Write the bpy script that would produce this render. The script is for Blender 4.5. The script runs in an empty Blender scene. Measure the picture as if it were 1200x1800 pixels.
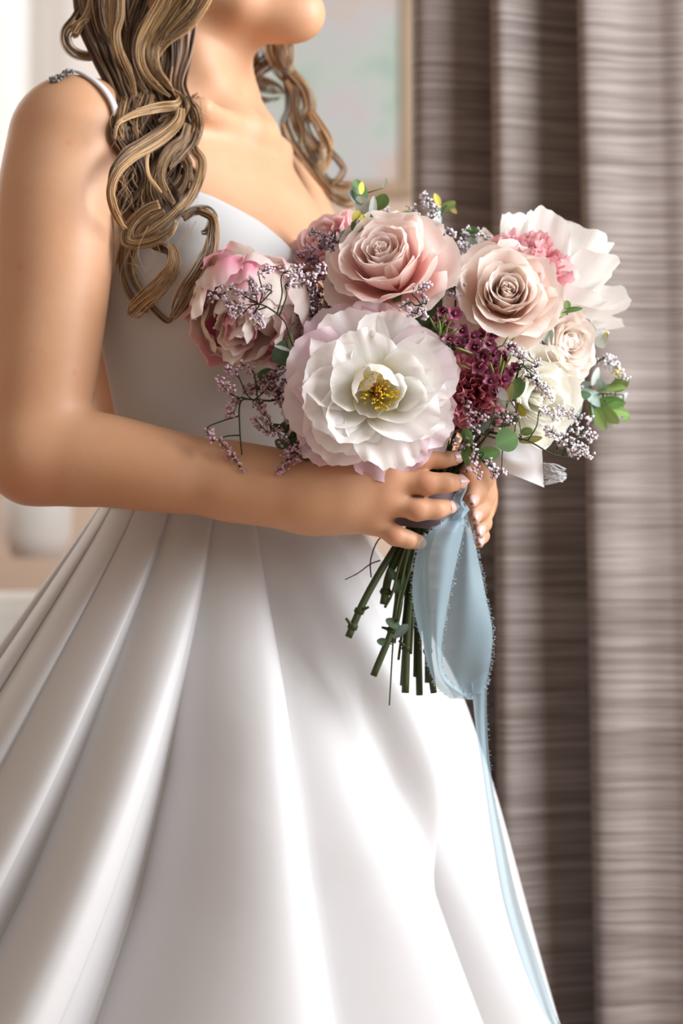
import bpy, math, random
import numpy as np
from mathutils import Vector, Matrix

random.seed(7)
rng = np.random.default_rng(7)
scene = bpy.context.scene
COL = scene.collection

# ------------------------------------------------------------------ camera
S, D, ZC = 0.00046, 2.0, 1.08          # metres per photo pixel at y=0, camera distance, eye height
cam_d = bpy.data.cameras.new('camera')
cam_d.sensor_fit = 'HORIZONTAL'
cam_d.sensor_width = 24.0
cam_d.lens = 24.0 * D / (1200 * S)
cam_d.clip_start = 0.05
cam_d.dof.use_dof = True
cam_d.dof.focus_distance = D - 0.135
cam_d.dof.aperture_fstop = 4.5
cam = bpy.data.objects.new('camera', cam_d)
cam.location = (0, -D, ZC)
cam.rotation_euler = (math.radians(90), 0, 0)
COL.objects.link(cam)
scene.camera = cam

# ------------------------------------------------------------------ world, daylight, exposure
world = bpy.data.worlds.new('daylight')
scene.world = world
world.use_nodes = True
bg = world.node_tree.nodes['Background']
bg.inputs[0].default_value = (1.0, 0.89, 0.77, 1)
bg.inputs[1].default_value = 0.245

def area_light(name, loc, target, sx, sy, power, color):
    l = bpy.data.lights.new(name, 'AREA')
    l.shape = 'RECTANGLE'; l.size = sx; l.size_y = sy
    l.energy = power; l.color = color
    o = bpy.data.objects.new(name, l)
    o.location = loc
    o.rotation_euler = (Vector(target) - Vector(loc)).to_track_quat('-Z', 'Y').to_euler()
    COL.objects.link(o)
    return o

area_light('window_daylight_right', (1.62, -0.58, 1.85), (0.0, -0.05, 1.2), 1.2, 1.5, 46, (0.92, 0.965, 1.0))
area_light('window_daylight_back', (-1.15, 1.95, 1.85), (-0.3, 0.0, 1.25), 1.2, 1.4, 9, (1.0, 0.98, 0.95))

vs = scene.view_settings
vs.view_transform = 'Standard'
vs.look = 'None'
vs.gamma = 1.0
vs.use_curve_mapping = False
vs.exposure = 0.92
scene.cycles.use_denoising = True
scene.cycles.max_bounces = 10
scene.cycles.transparent_max_bounces = 12

# ------------------------------------------------------------------ helpers
def at(px, py, Y):
    k = S * (D + Y) / D
    return np.array([(px - 600) * k, Y, ZC - (py - 900) * k])

def nodes_of(m):
    m.use_nodes = True
    nt = m.node_tree
    return nt, nt.nodes, nt.links, nt.nodes['Principled BSDF']

def principled(name, color, rough=0.5, spec=0.4, sss=0.0, sss_r=(1, .35, .2), sss_s=0.006, sheen=0.0, metal=0.0):
    m = bpy.data.materials.new(name)
    nt, n, l, b = nodes_of(m)
    b.inputs['Base Color'].default_value = (*color, 1)
    b.inputs['Roughness'].default_value = rough
    b.inputs['Specular IOR Level'].default_value = spec
    b.inputs['Metallic'].default_value = metal
    if sss:
        b.inputs['Subsurface Weight'].default_value = sss
        b.inputs['Subsurface Radius'].default_value = sss_r
        b.inputs['Subsurface Scale'].default_value = sss_s
    if sheen:
        b.inputs['Sheen Weight'].default_value = sheen
    return m

def add_noise_color(m, c1, c2, scale=(10, 10, 10), coord='Object', detail=4, lo=.35, hi=.65, bump=0.0, bdist=.001):
    nt, n, l, b = nodes_of(m)
    tc = n.new('ShaderNodeTexCoord'); mp = n.new('ShaderNodeMapping')
    mp.inputs['Scale'].default_value = scale
    l.new(tc.outputs[coord], mp.inputs[0])
    nz = n.new('ShaderNodeTexNoise'); nz.inputs['Scale'].default_value = 1.0; nz.inputs['Detail'].default_value = detail
    l.new(mp.outputs[0], nz.inputs['Vector'])
    cr = n.new('ShaderNodeValToRGB')
    cr.color_ramp.elements[0].position = lo; cr.color_ramp.elements[1].position = hi
    cr.color_ramp.elements[0].color = (*c1, 1); cr.color_ramp.elements[1].color = (*c2, 1)
    l.new(nz.outputs[0], cr.inputs[0]); l.new(cr.outputs[0], b.inputs['Base Color'])
    if bump:
        bp = n.new('ShaderNodeBump'); bp.inputs['Strength'].default_value = bump; bp.inputs['Distance'].default_value = bdist
        l.new(nz.outputs[0], bp.inputs['Height']); l.new(bp.outputs[0], b.inputs['Normal'])
    return m

def attr_material(name, rough=0.6, spec=0.3, transl=0.3, vein=0.0, gain=1.0, sheen=0.0):
    """surface pigment from the vertex colour 'col', thin-sheet translucency, fine veins along the petal"""
    m = bpy.data.materials.new(name)
    nt, n, l, b = nodes_of(m)
    at_ = n.new('ShaderNodeAttribute'); at_.attribute_name = 'col'
    l.new(at_.outputs['Color'], b.inputs['Base Color'])
    b.inputs['Roughness'].default_value = rough
    b.inputs['Specular IOR Level'].default_value = spec
    if sheen: b.inputs['Sheen Weight'].default_value = sheen
    if vein:
        uv = n.new('ShaderNodeUVMap'); mp = n.new('ShaderNodeMapping'); mp.inputs['Scale'].default_value = (34, 2.2, 1)
        nz = n.new('ShaderNodeTexNoise'); nz.inputs['Scale'].default_value = 1.0; nz.inputs['Detail'].default_value = 3
        bp = n.new('ShaderNodeBump'); bp.inputs['Strength'].default_value = vein; bp.inputs['Distance'].default_value = 0.001
        l.new(uv.outputs[0], mp.inputs[0]); l.new(mp.outputs[0], nz.inputs['Vector'])
        l.new(nz.outputs[0], bp.inputs['Height']); l.new(bp.outputs[0], b.inputs['Normal'])
    if transl:
        tr = n.new('ShaderNodeBsdfTranslucent'); mx = n.new('ShaderNodeMixShader'); mx.inputs[0].default_value = transl
        l.new(at_.outputs['Color'], tr.inputs[0])
        l.new(b.outputs[0], mx.inputs[1]); l.new(tr.outputs[0], mx.inputs[2])
        l.new(mx.outputs[0], n['Material Output'].inputs[0])
    return m

def make_mesh(name, V, F, col=None, uv=None, smooth=True):
    me = bpy.data.meshes.new(name)
    V = np.asarray(V, dtype=np.float32)
    if isinstance(F, np.ndarray):
        nf, k = F.shape
        me.vertices.add(len(V)); me.vertices.foreach_set('co', V.ravel())
        me.loops.add(nf * k); me.loops.foreach_set('vertex_index', F.astype(np.int32).ravel())
        me.polygons.add(nf)
        me.polygons.foreach_set('loop_start', np.arange(0, nf * k, k, dtype=np.int32))
        me.polygons.foreach_set('loop_total', np.full(nf, k, dtype=np.int32))
        me.update(calc_edges=True)
    else:
        me.from_pydata(V.tolist(), [], F)
    me.validate()
    if smooth:
        me.polygons.foreach_set('use_smooth', np.ones(len(me.polygons), dtype=bool))
    if col is not None:
        a = me.color_attributes.new('col', 'FLOAT_COLOR', 'POINT')
        c = np.ones((len(V), 4), dtype=np.float32); c[:, :3] = col
        a.data.foreach_set('color', c.ravel())
    if uv is not None:
        ul = me.uv_layers.new(name='UVMap')
        li = np.zeros(len(me.loops), dtype=np.int32); me.loops.foreach_get('vertex_index', li)
        ul.data.foreach_set('uv', np.asarray(uv, dtype=np.float32)[li].ravel())
    return me

def link(name, me, mat, parent=None):
    o = bpy.data.objects.new(name, me)
    COL.objects.link(o)
    if mat is not None and len(me.materials) == 0:
        me.materials.append(mat)
    if parent is not None:
        o.parent = parent
    return o

def obj(name, V, F, mat, parent=None, col=None, uv=None, smooth=True):
    return link(name, make_mesh(name, V, F, col, uv, smooth), mat, parent)

def tag(o, label=None, cat=None, group=None, kind=None):
    if label: o['label'] = label
    if cat: o['category'] = cat
    if group: o['group'] = group
    if kind: o['kind'] = kind
    return o

def thing(name, label, cat, loc=(0, 0, 0), group=None, mat=None):
    o = bpy.data.objects.new(name, None)
    o.empty_display_size = 0.02
    COL.objects.link(o)
    o.matrix_world = mat if mat is not None else Matrix.Translation(Vector(loc))
    return tag(o, label, cat, group)

def grid_faces(nu, nv, close_u=False):
    """vertex index = j*nu + i (i along u)"""
    i = np.arange(nu if close_u else nu - 1); j = np.arange(nv - 1)
    I, J = np.meshgrid(i, j)
    I2 = (I + 1) % nu
    return np.stack([J * nu + I, J * nu + I2, (J + 1) * nu + I2, (J + 1) * nu + I], -1).reshape(-1, 4)

def catmull(P, n):
    P = np.asarray(P, dtype=float)
    if len(P) == 2:
        t = np.linspace(0, 1, n)[:, None]; return P[0] * (1 - t) + P[1] * t
    Q = np.vstack([2 * P[0] - P[1], P, 2 * P[-1] - P[-2]])
    t = np.linspace(0, len(P) - 1, n); k = np.minimum(t.astype(int), len(P) - 2); f = (t - k)[:, None]
    p0, p1, p2, p3 = Q[k], Q[k + 1], Q[k + 2], Q[k + 3]
    return 0.5 * (2 * p1 + (p2 - p0) * f + (2 * p0 - 5 * p1 + 4 * p2 - p3) * f ** 2 + (3 * p1 - p0 - 3 * p2 + p3) * f ** 3)

def frames(C):
    T = np.gradient(C, axis=0); T /= np.linalg.norm(T, axis=1)[:, None] + 1e-12
    N = np.zeros_like(T)
    a = np.array([0., -1., 0.]) if abs(T[0][1]) < .9 else np.array([1., 0., 0.])
    n = a - T[0] * a.dot(T[0]); n /= np.linalg.norm(n); N[0] = n
    for i in range(1, len(T)):
        n = N[i - 1] - T[i] * N[i - 1].dot(T[i]); n /= np.linalg.norm(n) + 1e-12; N[i] = n
    return T, N, np.cross(T, N)

def tube(C, R, sides=6, cap=True):
    """returns V, F (quads as tuples plus end fans)"""
    C = np.asarray(C, float); R = np.broadcast_to(np.asarray(R, float), (len(C),))
    T, N, B = frames(C)
    a = np.arange(sides) * 2 * math.pi / sides
    V = C[:, None, :] + R[:, None, None] * (np.cos(a)[None, :, None] * N[:, None, :] + np.sin(a)[None, :, None] * B[:, None, :])
    V = V.reshape(-1, 3)
    F = [tuple(q) for q in grid_faces(sides, len(C), True).tolist()]
    if cap:
        F.append(tuple(range(sides))[::-1])
        o = (len(C) - 1) * sides
        F.append(tuple(range(o, o + sides)))
    return V, F

class MB:
    """collects shapes of ONE part"""
    def __init__(s): s.V = []; s.F = []; s.C = []; s.n = 0
    def add(s, V, F, c=None):
        V = np.asarray(V, float)
        s.V.append(V); s.F += [tuple(int(i) + s.n for i in f) for f in F]
        s.C.append(np.broadcast_to(np.asarray(c if c is not None else (1, 1, 1), float), (len(V), 3)))
        s.n += len(V)
    def tube(s, C, R, sides=6, c=None):
        V, F = tube(C, R, sides); s.add(V, F, c)
    def build(s, name, mat, parent=None, smooth=True, inv=None):
        V = np.vstack(s.V)
        if inv is not None:
            M = np.array(inv); V = V @ M[:3, :3].T + M[:3, 3]
        return obj(name, V, s.F, mat, parent, np.vstack(s.C), None, smooth)

def box_mesh(x0, x1, y0, y1, z0, z1, bev=0.0):
    import bmesh
    bm = bmesh.new()
    bmesh.ops.create_cube(bm, size=1)
    for v in bm.verts:
        v.co = ((x0 + x1) / 2 + v.co.x * (x1 - x0), (y0 + y1) / 2 + v.co.y * (y1 - y0), (z0 + z1) / 2 + v.co.z * (z1 - z0))
    if bev:
        bmesh.ops.bevel(bm, geom=bm.edges[:], offset=bev, segments=3, affect='EDGES', profile=0.5)
    me = bpy.data.meshes.new('box'); bm.to_mesh(me); bm.free()
    return me

def box(name, dims, mat, parent=None, bev=0.0):
    me = box_mesh(*dims, bev); me.name = name
    return link(name, me, mat, parent)

def smooth1d(xs, ys, x):
    """interpolated control values, softened"""
    t = np.linspace(xs[0], xs[-1], 400); y = np.interp(t, xs, ys)
    k = np.hanning(41); k /= k.sum()
    y = np.convolve(np.pad(y, 20, mode='edge'), k, 'valid')
    return np.interp(x, t, y)
# ------------------------------------------------------------------ the room
wall_m = principled('painted_plaster', (.74, .58, .46), .8)
add_noise_color(wall_m, (.72, .56, .44), (.77, .61, .49), (3, 3, 3))
floor_m = principled('wood_floor', (.30, .17, .09), .45)
add_noise_color(floor_m, (.30, .155, .07), (.44, .25, .13), (2, 26, 2), bump=.1)
white_m = principled('white_paint', (.80, .80, .79), .5)
YB = 1.95
tag(box('floor', (-2.6, 1.72, -2.6, 2.1, -.06, 0), floor_m), kind='structure')
# back wall with a window opening on the left
WX0, WX1, WZ0, WZ1 = -1.95, -.42, 1.14, 2.55
wb = bpy.data.objects.new('wall_back', None); COL.objects.link(wb); tag(wb, kind='structure')
for d in ((-2.6, WX0, YB, YB + .12, 0, 2.7), (WX1, 1.72, YB, YB + .12, 0, 2.7),
          (WX0, WX1, YB, YB + .12, 0, WZ0), (WX0, WX1, YB, YB + .12, WZ1, 2.7)):
    box('wall_panel', d, wall_m, wb)
# right wall with the big window that lights the scene
wr = bpy.data.objects.new('wall_right', None); COL.objects.link(wr); tag(wr, kind='structure')
for d in ((1.72, 1.84, .35, 2.07, 0, 2.7), (1.72, 1.84, -2.6, -1.75, 0, 2.7),
          (1.72, 1.84, -1.75, .35, 0, .55), (1.72, 1.84, -1.75, .35, 2.65, 2.7)):
    box('wall_panel', d, wall_m, wr)
tag(box('wall_left', (-2.72, -2.6, -2.6, 2.07, 0, 2.7), wall_m), kind='structure')

glass_m = bpy.data.materials.new('window_glass')
nt, n, l, b = nodes_of(glass_m)
tr = n.new('ShaderNodeBsdfTransparent'); gl = n.new('ShaderNodeBsdfGlossy'); gl.inputs['Roughness'].default_value = .02
mx = n.new('ShaderNodeMixShader'); mx.inputs[0].default_value = .06
l.new(tr.outputs[0], mx.inputs[1]); l.new(gl.outputs[0], mx.inputs[2]); l.new(mx.outputs[0], n['Material Output'].inputs[0])
w1 = bpy.data.objects.new('window_1', None); COL.objects.link(w1); tag(w1, kind='structure')
for d in ((WX0, WX0 + .06, YB + .02, YB + .1, WZ0, WZ1), (WX1 - .06, WX1, YB + .02, YB + .1, WZ0, WZ1),
          (WX0 + .06, WX1 - .06, YB + .02, YB + .1, WZ0, WZ0 + .06), (WX0 + .06, WX1 - .06, YB + .02, YB + .1, WZ1 - .06, WZ1),
          (-1.22, -1.16, YB + .02, YB + .1, WZ0 + .06, WZ1 - .06)):
    box('window_frame', d, white_m, w1, .004)
for a, c in ((WX0 + .06, -1.22), (-1.16, WX1 - .06)):
    box('pane', (a, c, YB + .055, YB + .06, WZ0 + .06, WZ1 - .06), glass_m, w1)
w2 = bpy.data.objects.new('window_2', None); COL.objects.link(w2); tag(w2, kind='structure')
for d in ((1.72, 1.82, -1.75, -1.69, .55, 2.65), (1.72, 1.82, .29, .35, .55, 2.65),
          (1.72, 1.82, -1.69, .29, .55, .61), (1.72, 1.82, -1.69, .29, 2.59, 2.65)):
    box('window_frame', d, white_m, w2, .004)

# sheer white curtain over the back window
def curtain_sheet(path, z0, z1, rows, wob=0.0, seed=0, lean=None):
    r_ = np.random.default_rng(seed)
    P = np.asarray(path, float)
    seg = np.r_[0, np.cumsum(np.linalg.norm(np.diff(P, axis=0), axis=1))]
    zs = np.linspace(z0, z1, rows)
    V = np.zeros((rows, len(P), 3)); UV = np.zeros((rows, len(P), 2))
    ph = r_.uniform(0, 6, 3)
    for j, z in enumerate(zs):
        q = P.copy()
        if lean is not None: q = q + lean(z, P)
        q[:, 0] += wob * np.sin(seg * 7 + z * 2.1 + ph[0]) * .5
        q[:, 1] += wob * np.sin(seg * 5 + z * 3.3 + ph[1])
        V[j, :, :2] = q; V[j, :, 2] = z
        UV[j, :, 0] = seg; UV[j, :, 1] = z
    return V.reshape(-1, 3), grid_faces(len(P), rows), UV.reshape(-1, 2)

sheer_m = bpy.data.materials.new('sheer_voile')
nt, n, l, b = nodes_of(sheer_m)
b.inputs['Base Color'].default_value = (.93, .92, .92, 1); b.inputs['Roughness'].default_value = .8
trl = n.new('ShaderNodeBsdfTranslucent'); trl.inputs[0].default_value = (.96, .95, .95, 1)
trp = n.new('ShaderNodeBsdfTransparent')
m1 = n.new('ShaderNodeMixShader'); m1.inputs[0].default_value = .6
m2 = n.new('ShaderNodeMixShader'); m2.inputs[0].default_value = .35
l.new(b.outputs[0], m1.inputs[1]); l.new(trl.outputs[0], m1.inputs[2])
l.new(m1.outputs[0], m2.inputs[1]); l.new(trp.outputs[0], m2.inputs[2]); l.new(m2.outputs[0], n['Material Output'].inputs[0])
xs = np.linspace(-2.0, -.36, 160)
V, F, UV = curtain_sheet(np.c_[xs, YB - .07 + .03 * np.sin(xs * 48) + .012 * np.sin(xs * 21 + 1)], 1.12, 2.62, 12, .004, 3)
tag(obj('sheer_curtain', V, F, sheer_m, None, None, UV), 'sheer white curtain hanging in soft folds over the back window', 'curtain')

# the heavy taupe curtain behind the bouquet
cur_m = bpy.data.materials.new('slub_weave')
nt, n, l, b = nodes_of(cur_m)
uvn = n.new('ShaderNodeUVMap')
def stretched(sx, sy, det, w=0.0):
    mp = n.new('ShaderNodeMapping'); mp.inputs['Scale'].default_value = (sx, sy, 1)
    nz = n.new('ShaderNodeTexNoise'); nz.inputs['Scale'].default_value = 1; nz.inputs['Detail'].default_value = det
    nz.inputs['Distortion'].default_value = w
    l.new(uvn.outputs[0], mp.inputs[0]); l.new(mp.outputs[0], nz.inputs['Vector']); return nz
n1 = stretched(6, 320, 3, .2); n2 = stretched(3.5, 130, 2, .1); n3 = stretched(3, 7, 2)
ad = n.new('ShaderNodeMath'); ad.operation = 'MULTIPLY_ADD'; ad.inputs[1].default_value = .86
l.new(n1.outputs[0], ad.inputs[0])
ml = n.new('ShaderNodeMath'); ml.operation = 'MULTIPLY'; ml.inputs[1].default_value = .14
l.new(n2.outputs[0], ml.inputs[0]); l.new(ml.outputs[0], ad.inputs[2])
cr = n.new('ShaderNodeValToRGB')
e = cr.color_ramp.elements
e[0].position = .37; e[0].color = (.145, .114, .100, 1)
e[1].position = .62; e[1].color = (.315, .268, .252, 1)
k_ = e.new(.49); k_.color = (.215, .174, .158, 1)
l.new(ad.outputs[0], cr.inputs[0])
l.new(cr.outputs[0], b.inputs['Base Color'])
b.inputs['Roughness'].default_value = .75; b.inputs['Sheen Weight'].default_value = .15; b.inputs['Specular IOR Level'].default_value = .25
bp = n.new('ShaderNodeBump'); bp.inputs['Strength'].default_value = .5; bp.inputs['Distance'].default_value = .002
l.new(ad.outputs[0], bp.inputs['Height']); l.new(bp.outputs[0], b.inputs['Normal'])

def px2x(px, Y): return (px - 600) * S * (D + Y) / D
cp = [(728, .66), (724, .60), (738, .555), (775, .56), (820, .585), (868, .61), (888, .60), (880, .55), (866, .50), (868, .47), (884, .455), (915, .475), (960, .51),
      (1005, .53), (1045, .53), (1046, .48), (1026, .43), (1022, .40), (1032, .375), (1060, .375), (1110, .40), (1160, .40), (1210, .385), (1270, .42), (1330, .47), (1345, .43), (1320, .38), (1330, .345), (1370, .34),
      (1450, .38), (1540, .43), (1560, .40), (1530, .34), (1560, .31), (1650, .35), (1750, .40)]
P2 = catmull(np.array([(px2x(a, y), y) for a, y in [(q[0], .47 + (q[1] - .47) * .42) for q in cp]]), 340)
def lean(z, P):
    o = np.zeros_like(P)
    s = np.clip((P[:, 0] - .08) / .2, 0, 1)
    o[:, 0] = (1.5 - z) * .020 * s
    o[:, 1] = .004 * np.sin(z * 5 + P[:, 0] * 20)
    return o
V, F, UV = curtain_sheet(P2, 0.004, 2.6, 60, .003, 5, lean)
cu = obj('drape', V, F, cur_m, None, None, UV)
sm = cu.modifiers.new('thickness', 'SOLIDIFY'); sm.thickness = .003; sm.offset = 0
tag(cu, 'heavy taupe drape of slubbed weave hanging in deep vertical folds', 'curtain')

# pale painting in a wooden frame on the back wall
YP = YB - .03
kp = S * (D + YP) / D
px0, px1, pz0 = (330 - 600) * kp, (706 - 600) * kp, ZC - (318 - 900) * kp
pz1 = pz0 + .62
pa = thing('painting', 'pale green and grey abstract painting in light wooden frame on back wall', 'painting', ((px0 + px1) / 2, YB, pz0))
fm = principled('pale_wood', (.50, .37, .25), .5)
add_noise_color(fm, (.42, .30, .20), (.56, .42, .29), (4, 40, 4))
cm = principled('canvas_paint', (.6, .65, .62), .7)
nt, n, l, b = nodes_of(cm)
tc = n.new('ShaderNodeTexCoord'); nz = n.new('ShaderNodeTexNoise'); nz.inputs['Scale'].default_value = 9; nz.inputs['Detail'].default_value = 3
l.new(tc.outputs['Object'], nz.inputs['Vector'])
cr = n.new('ShaderNodeValToRGB'); e = cr.color_ramp.elements
e[0].position = .34; e[0].color = (.44, .56, .50, 1); e[1].position = .68; e[1].color = (.66, .55, .49, 1)
x = e.new(.46); x.color = (.56, .63, .58, 1); x = e.new(.56); x.color = (.60, .60, .62, 1)
l.new(nz.outputs[0], cr.inputs[0]); l.new(cr.outputs[0], b.inputs['Base Color'])
cx, cy, cz = (px0 + px1) / 2, YB, pz0
box('canvas', (px0 - cx, px1 - cx, -.02, -.002, 0, pz1 - cz), cm, pa)
fw = .022
for d in ((px0 - fw - cx, px0 - cx, -.03, -.002, -fw, pz1 - cz + fw), (px1 - cx, px1 + fw - cx, -.03, -.002, -fw, pz1 - cz + fw),
          (px0 - cx, px1 - cx, -.03, -.002, -fw, 0), (px0 - cx, px1 - cx, -.03, -.002, pz1 - cz, pz1 - cz + fw)):
    box('frame_rail', d, fm, pa, .003)

# furniture glimpsed below the elbow
mah = principled('reddish_wood', (.27, .10, .055), .4)
add_noise_color(mah, (.22, .075, .04), (.33, .13, .075), (3, 3, 22))
cab = thing('wooden_cabinet', 'reddish brown wooden cabinet standing against the back wall', 'cabinet', (-.72, YB - .42, 0))
box('body', (-.42, .135, -.2, .24, .06, .985), mah, cab, .004)
box('top', (-.44, .155, -.22, .25, .985, 1.015), mah, cab, .006)
for s in (-.40, -.14):
    dd = box('door', (s, s + .25, -.215, -.201, .1, .95), mah, cab, .004)
    kx = s + (.22 if s < -.3 else .03)
    hv, hf = tube(np.array([[kx, -.216, .6], [kx, -.235, .6]]), [.008, .012], 10)
    obj('knob', hv, hf, fm, dd)
for sx in (-.39, .09):
    for sy in (-.17, .2):
        box('foot', (sx, sx + .04, sy - .02, sy + .02, 0, .06), mah, cab, .003)
# white vase on the cabinet
vz = np.array([[0, .0], [.035, 0], [.048, .03], [.05, .08], [.036, .13], [.026, .16], [.032, .18], [.027, .178], [.02, .16], [.02, .1], [0, .05]])
a = np.arange(24) * math.pi / 12
V = np.stack([vz[:, None, 0] * np.cos(a), vz[:, None, 0] * np.sin(a), np.repeat(vz[:, 1:2], 24, 1)], -1).reshape(-1, 3)
vase = obj('vase', V, grid_faces(24, len(vz), True), white_m); vase.location = (px2x(66, YB - .46), YB - .46, 1.0155)
tag(vase, 'white ceramic vase standing on the reddish brown cabinet', 'vase')
# white armchair
arm_m = principled('white_upholstery', (.82, .80, .77), .85, sheen=.3)
Yc = .80
ch = thing('armchair', 'white upholstered armchair with sloping arms beside the long skirt', 'armchair', (px2x(-160, Yc), Yc, 0))
ch.rotation_euler.z = math.radians(14)
box('seat', (-.30, .30, -.30, .26, .20, .46), arm_m, ch, .04)
box('backrest', (-.31, .31, .20, .34, .18, .98), arm_m, ch, .05)
for sx in (-1, 1):
    # sloping side wing, as one extruded outline
    pts = catmull(np.array([(-.32, .16), (-.33, .50), (-.28, .60), (.0, .70), (.2, .88), (.30, 1.0), (.335, 1.0), (.34, .9), (.34, .16)]), 40)
    V = []; 
    for xx in (.30, .325, .375, .40):
        sc = 1 if xx in (.325, .375) else .985
        V += [(sx * xx, p[0] * sc, .16 + (p[1] - .16) * sc) for p in pts]
    F = [tuple(q) for q in grid_faces(40, 4, True).tolist()] + [tuple(range(40)), tuple(range(120, 160))]
    obj('arm', V, F, arm_m, ch)
for sx in (-.28, .28):
    for sy in (-.26, .29):
        V, F = tube(np.array([[sx, sy, 0.0], [sx, sy, .2]]), [.014, .022], 10)
        obj('leg', V, F, mah, ch)
# ------------------------------------------------------------------ the bride: body as one continuous surface
E1 = np.array([.42, .907, 0.]); FW = np.array([.907, -.42, 0.])      # her left, her front
def t_center(z):
    z = np.asarray(z)
    return np.interp(z, [.9, 1.085, 1.385, 1.5], [-.10, -.10, -.130, -.136]), np.full(np.shape(z), .12)
TZ = [.86, .95, 1.02, 1.085, 1.15, 1.22, 1.29, 1.34, 1.385, 1.42, 1.455]
TRX = [.16, .158, .142, .120, .123, .134, .142, .143, .128, .085, .03]
TRY = [.118, .115, .105, .090, .093, .099, .103, .097, .074, .052, .03]

def sd_torso(P):
    z = P[..., 2]
    cx, cy = t_center(z)
    dx, dy = P[..., 0] - cx, P[..., 1] - cy
    a = dx * E1[0] + dy * E1[1]; b_ = dx * FW[0] + dy * FW[1]
    rx, ry = smooth1d(TZ, TRX, z), smooth1d(TZ, TRY, z)
    d = (np.sqrt((a / rx) ** 2 + (b_ / ry) ** 2) - 1) * np.minimum(rx, ry)
    for s in (-1, 1):
        q = np.sqrt(((a - s * .074) / .064) ** 2 + ((b_ - .070) / .060) ** 2 + ((z - 1.258) / .064) ** 2)
        e_ = (q - 1) * .06
        h = np.clip(.5 + .5 * (e_ - d) / .04, 0, 1)
        d = e_ * (1 - h) + d * h - .04 * h * (1 - h)
    return d

HG = 0.002
LO = np.array([-.36, -.16, .88]); HI = np.array([.20, .36, 1.76])
NG = np.ceil((HI - LO) / HG).astype(int) + 1
G = np.full(NG, 0.5, dtype=np.float32)
AX = [LO[i] + HG * np.arange(NG[i]) for i in range(3)]

def add_sdf(fn, lo, hi, k, sub=False):
    lo = np.asarray(lo) - k - .012; hi = np.asarray(hi) + k + .012
    i0 = np.maximum(((lo - LO) / HG).astype(int), 0); i1 = np.minimum(((hi - LO) / HG).astype(int) + 2, NG)
    if np.any(i1 <= i0): return
    sl = tuple(slice(i0[i], i1[i]) for i in range(3))
    P = np.stack(np.meshgrid(*[AX[i][sl[i]] for i in range(3)], indexing='ij'), -1)
    d = fn(P).astype(np.float32); a = G[sl]
    if sub:
        d = -d
        h = np.clip(.5 - .5 * (d - a) / k, 0, 1); G[sl] = a * (1 - h) + d * h + k * h * (1 - h) if False else np.maximum(a, d)
        return
    h = np.clip(.5 + .5 * (d - a) / k, 0, 1)
    G[sl] = d * (1 - h) + a * h - k * h * (1 - h)

def chain(pts, rad, k=.01, kin=.006):
    pts = [np.asarray(p, float) for p in pts]
    R = list(rad)
    lo = np.min([p - r for p, r in zip(pts, R)], 0); hi = np.max([p + r for p, r in zip(pts, R)], 0)
    def fn(P):
        out = None
        for a, b_, ra, rb in zip(pts[:-1], pts[1:], R[:-1], R[1:]):
            ab = b_ - a; t = np.clip(((P - a) @ ab) / (ab @ ab), 0, 1)
            d = np.sqrt(((P - a - t[..., None] * ab) ** 2).sum(-1)) - (ra + (rb - ra) * t)
            if out is None: out = d
            else:
                h = np.clip(.5 + .5 * (d - out) / kin, 0, 1)
                out = d * (1 - h) + out * h - kin * h * (1 - h)
        return out
    add_sdf(fn, lo, hi, k)

def schain(pts, rad, k, n=30):
    C = catmull(np.array(pts), n); R = np.interp(np.linspace(0, 1, n), np.linspace(0, 1, len(rad)), rad)
    for _ in range(12): R[1:-1] = (R[:-2] + R[1:-1] + R[2:]) / 3
    chain(list(C), list(R), k, .0005)

def ellip(c, r, R=None, k=.02):
    c = np.asarray(c, float); r = np.asarray(r, float)
    def fn(P):
        q = P - c
        if R is not None: q = q @ R            # columns of R are the local axes
        return (np.sqrt(((q / r) ** 2).sum(-1)) - 1) * r.min()
    m = r.max(); add_sdf(fn, c - m, c + m, k)

def loc(lat, fwd, z, c=(-.13, .12)):
    return np.array([c[0], c[1], 0]) + E1 * lat + FW * fwd + np.array([0, 0, z])

add_sdf(sd_torso, (LO[0], LO[1], .88), (.14, HI[1], 1.47), .01)
# neck, trapezius, collar bones
NB = np.array([-.142, .125, 1.385]); NT = np.array([-.128, .118, 1.53])
chain([NB, NB * .5 + NT * .5, NT], [.058, .053, .054], .03)
RS = np.array([-.219, -.012, 1.378]); LS = np.array([-.064, .262, 1.358])     # shoulder joints
for SH in (RS, LS):
    chain([NB + [0, .012, .075], NB * .5 + SH * .5 + [0, .012, .032], SH + [.006, 0, .012]], [.034, .032, .034], .03)
chain([loc(-.02, .062, 1.402), loc(-.085, .058, 1.409), RS * .75 + loc(-.1, .05, 1.405) * .25 + [0, 0, .016]], [.008, .0085, .008], .02)
chain([loc(.02, .062, 1.400), loc(.075, .054, 1.398)], [.008, .006], .02)
for s in (-1, 1):   # neck tendons to the pit of the throat
    chain([NT + E1 * s * .048 + [-.01, 0, .0], NB + E1 * s * .030 + FW * .048 + [0, 0, .055], loc(s * .012, .066, 1.402)], [.012, .010, .008], .022)
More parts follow.
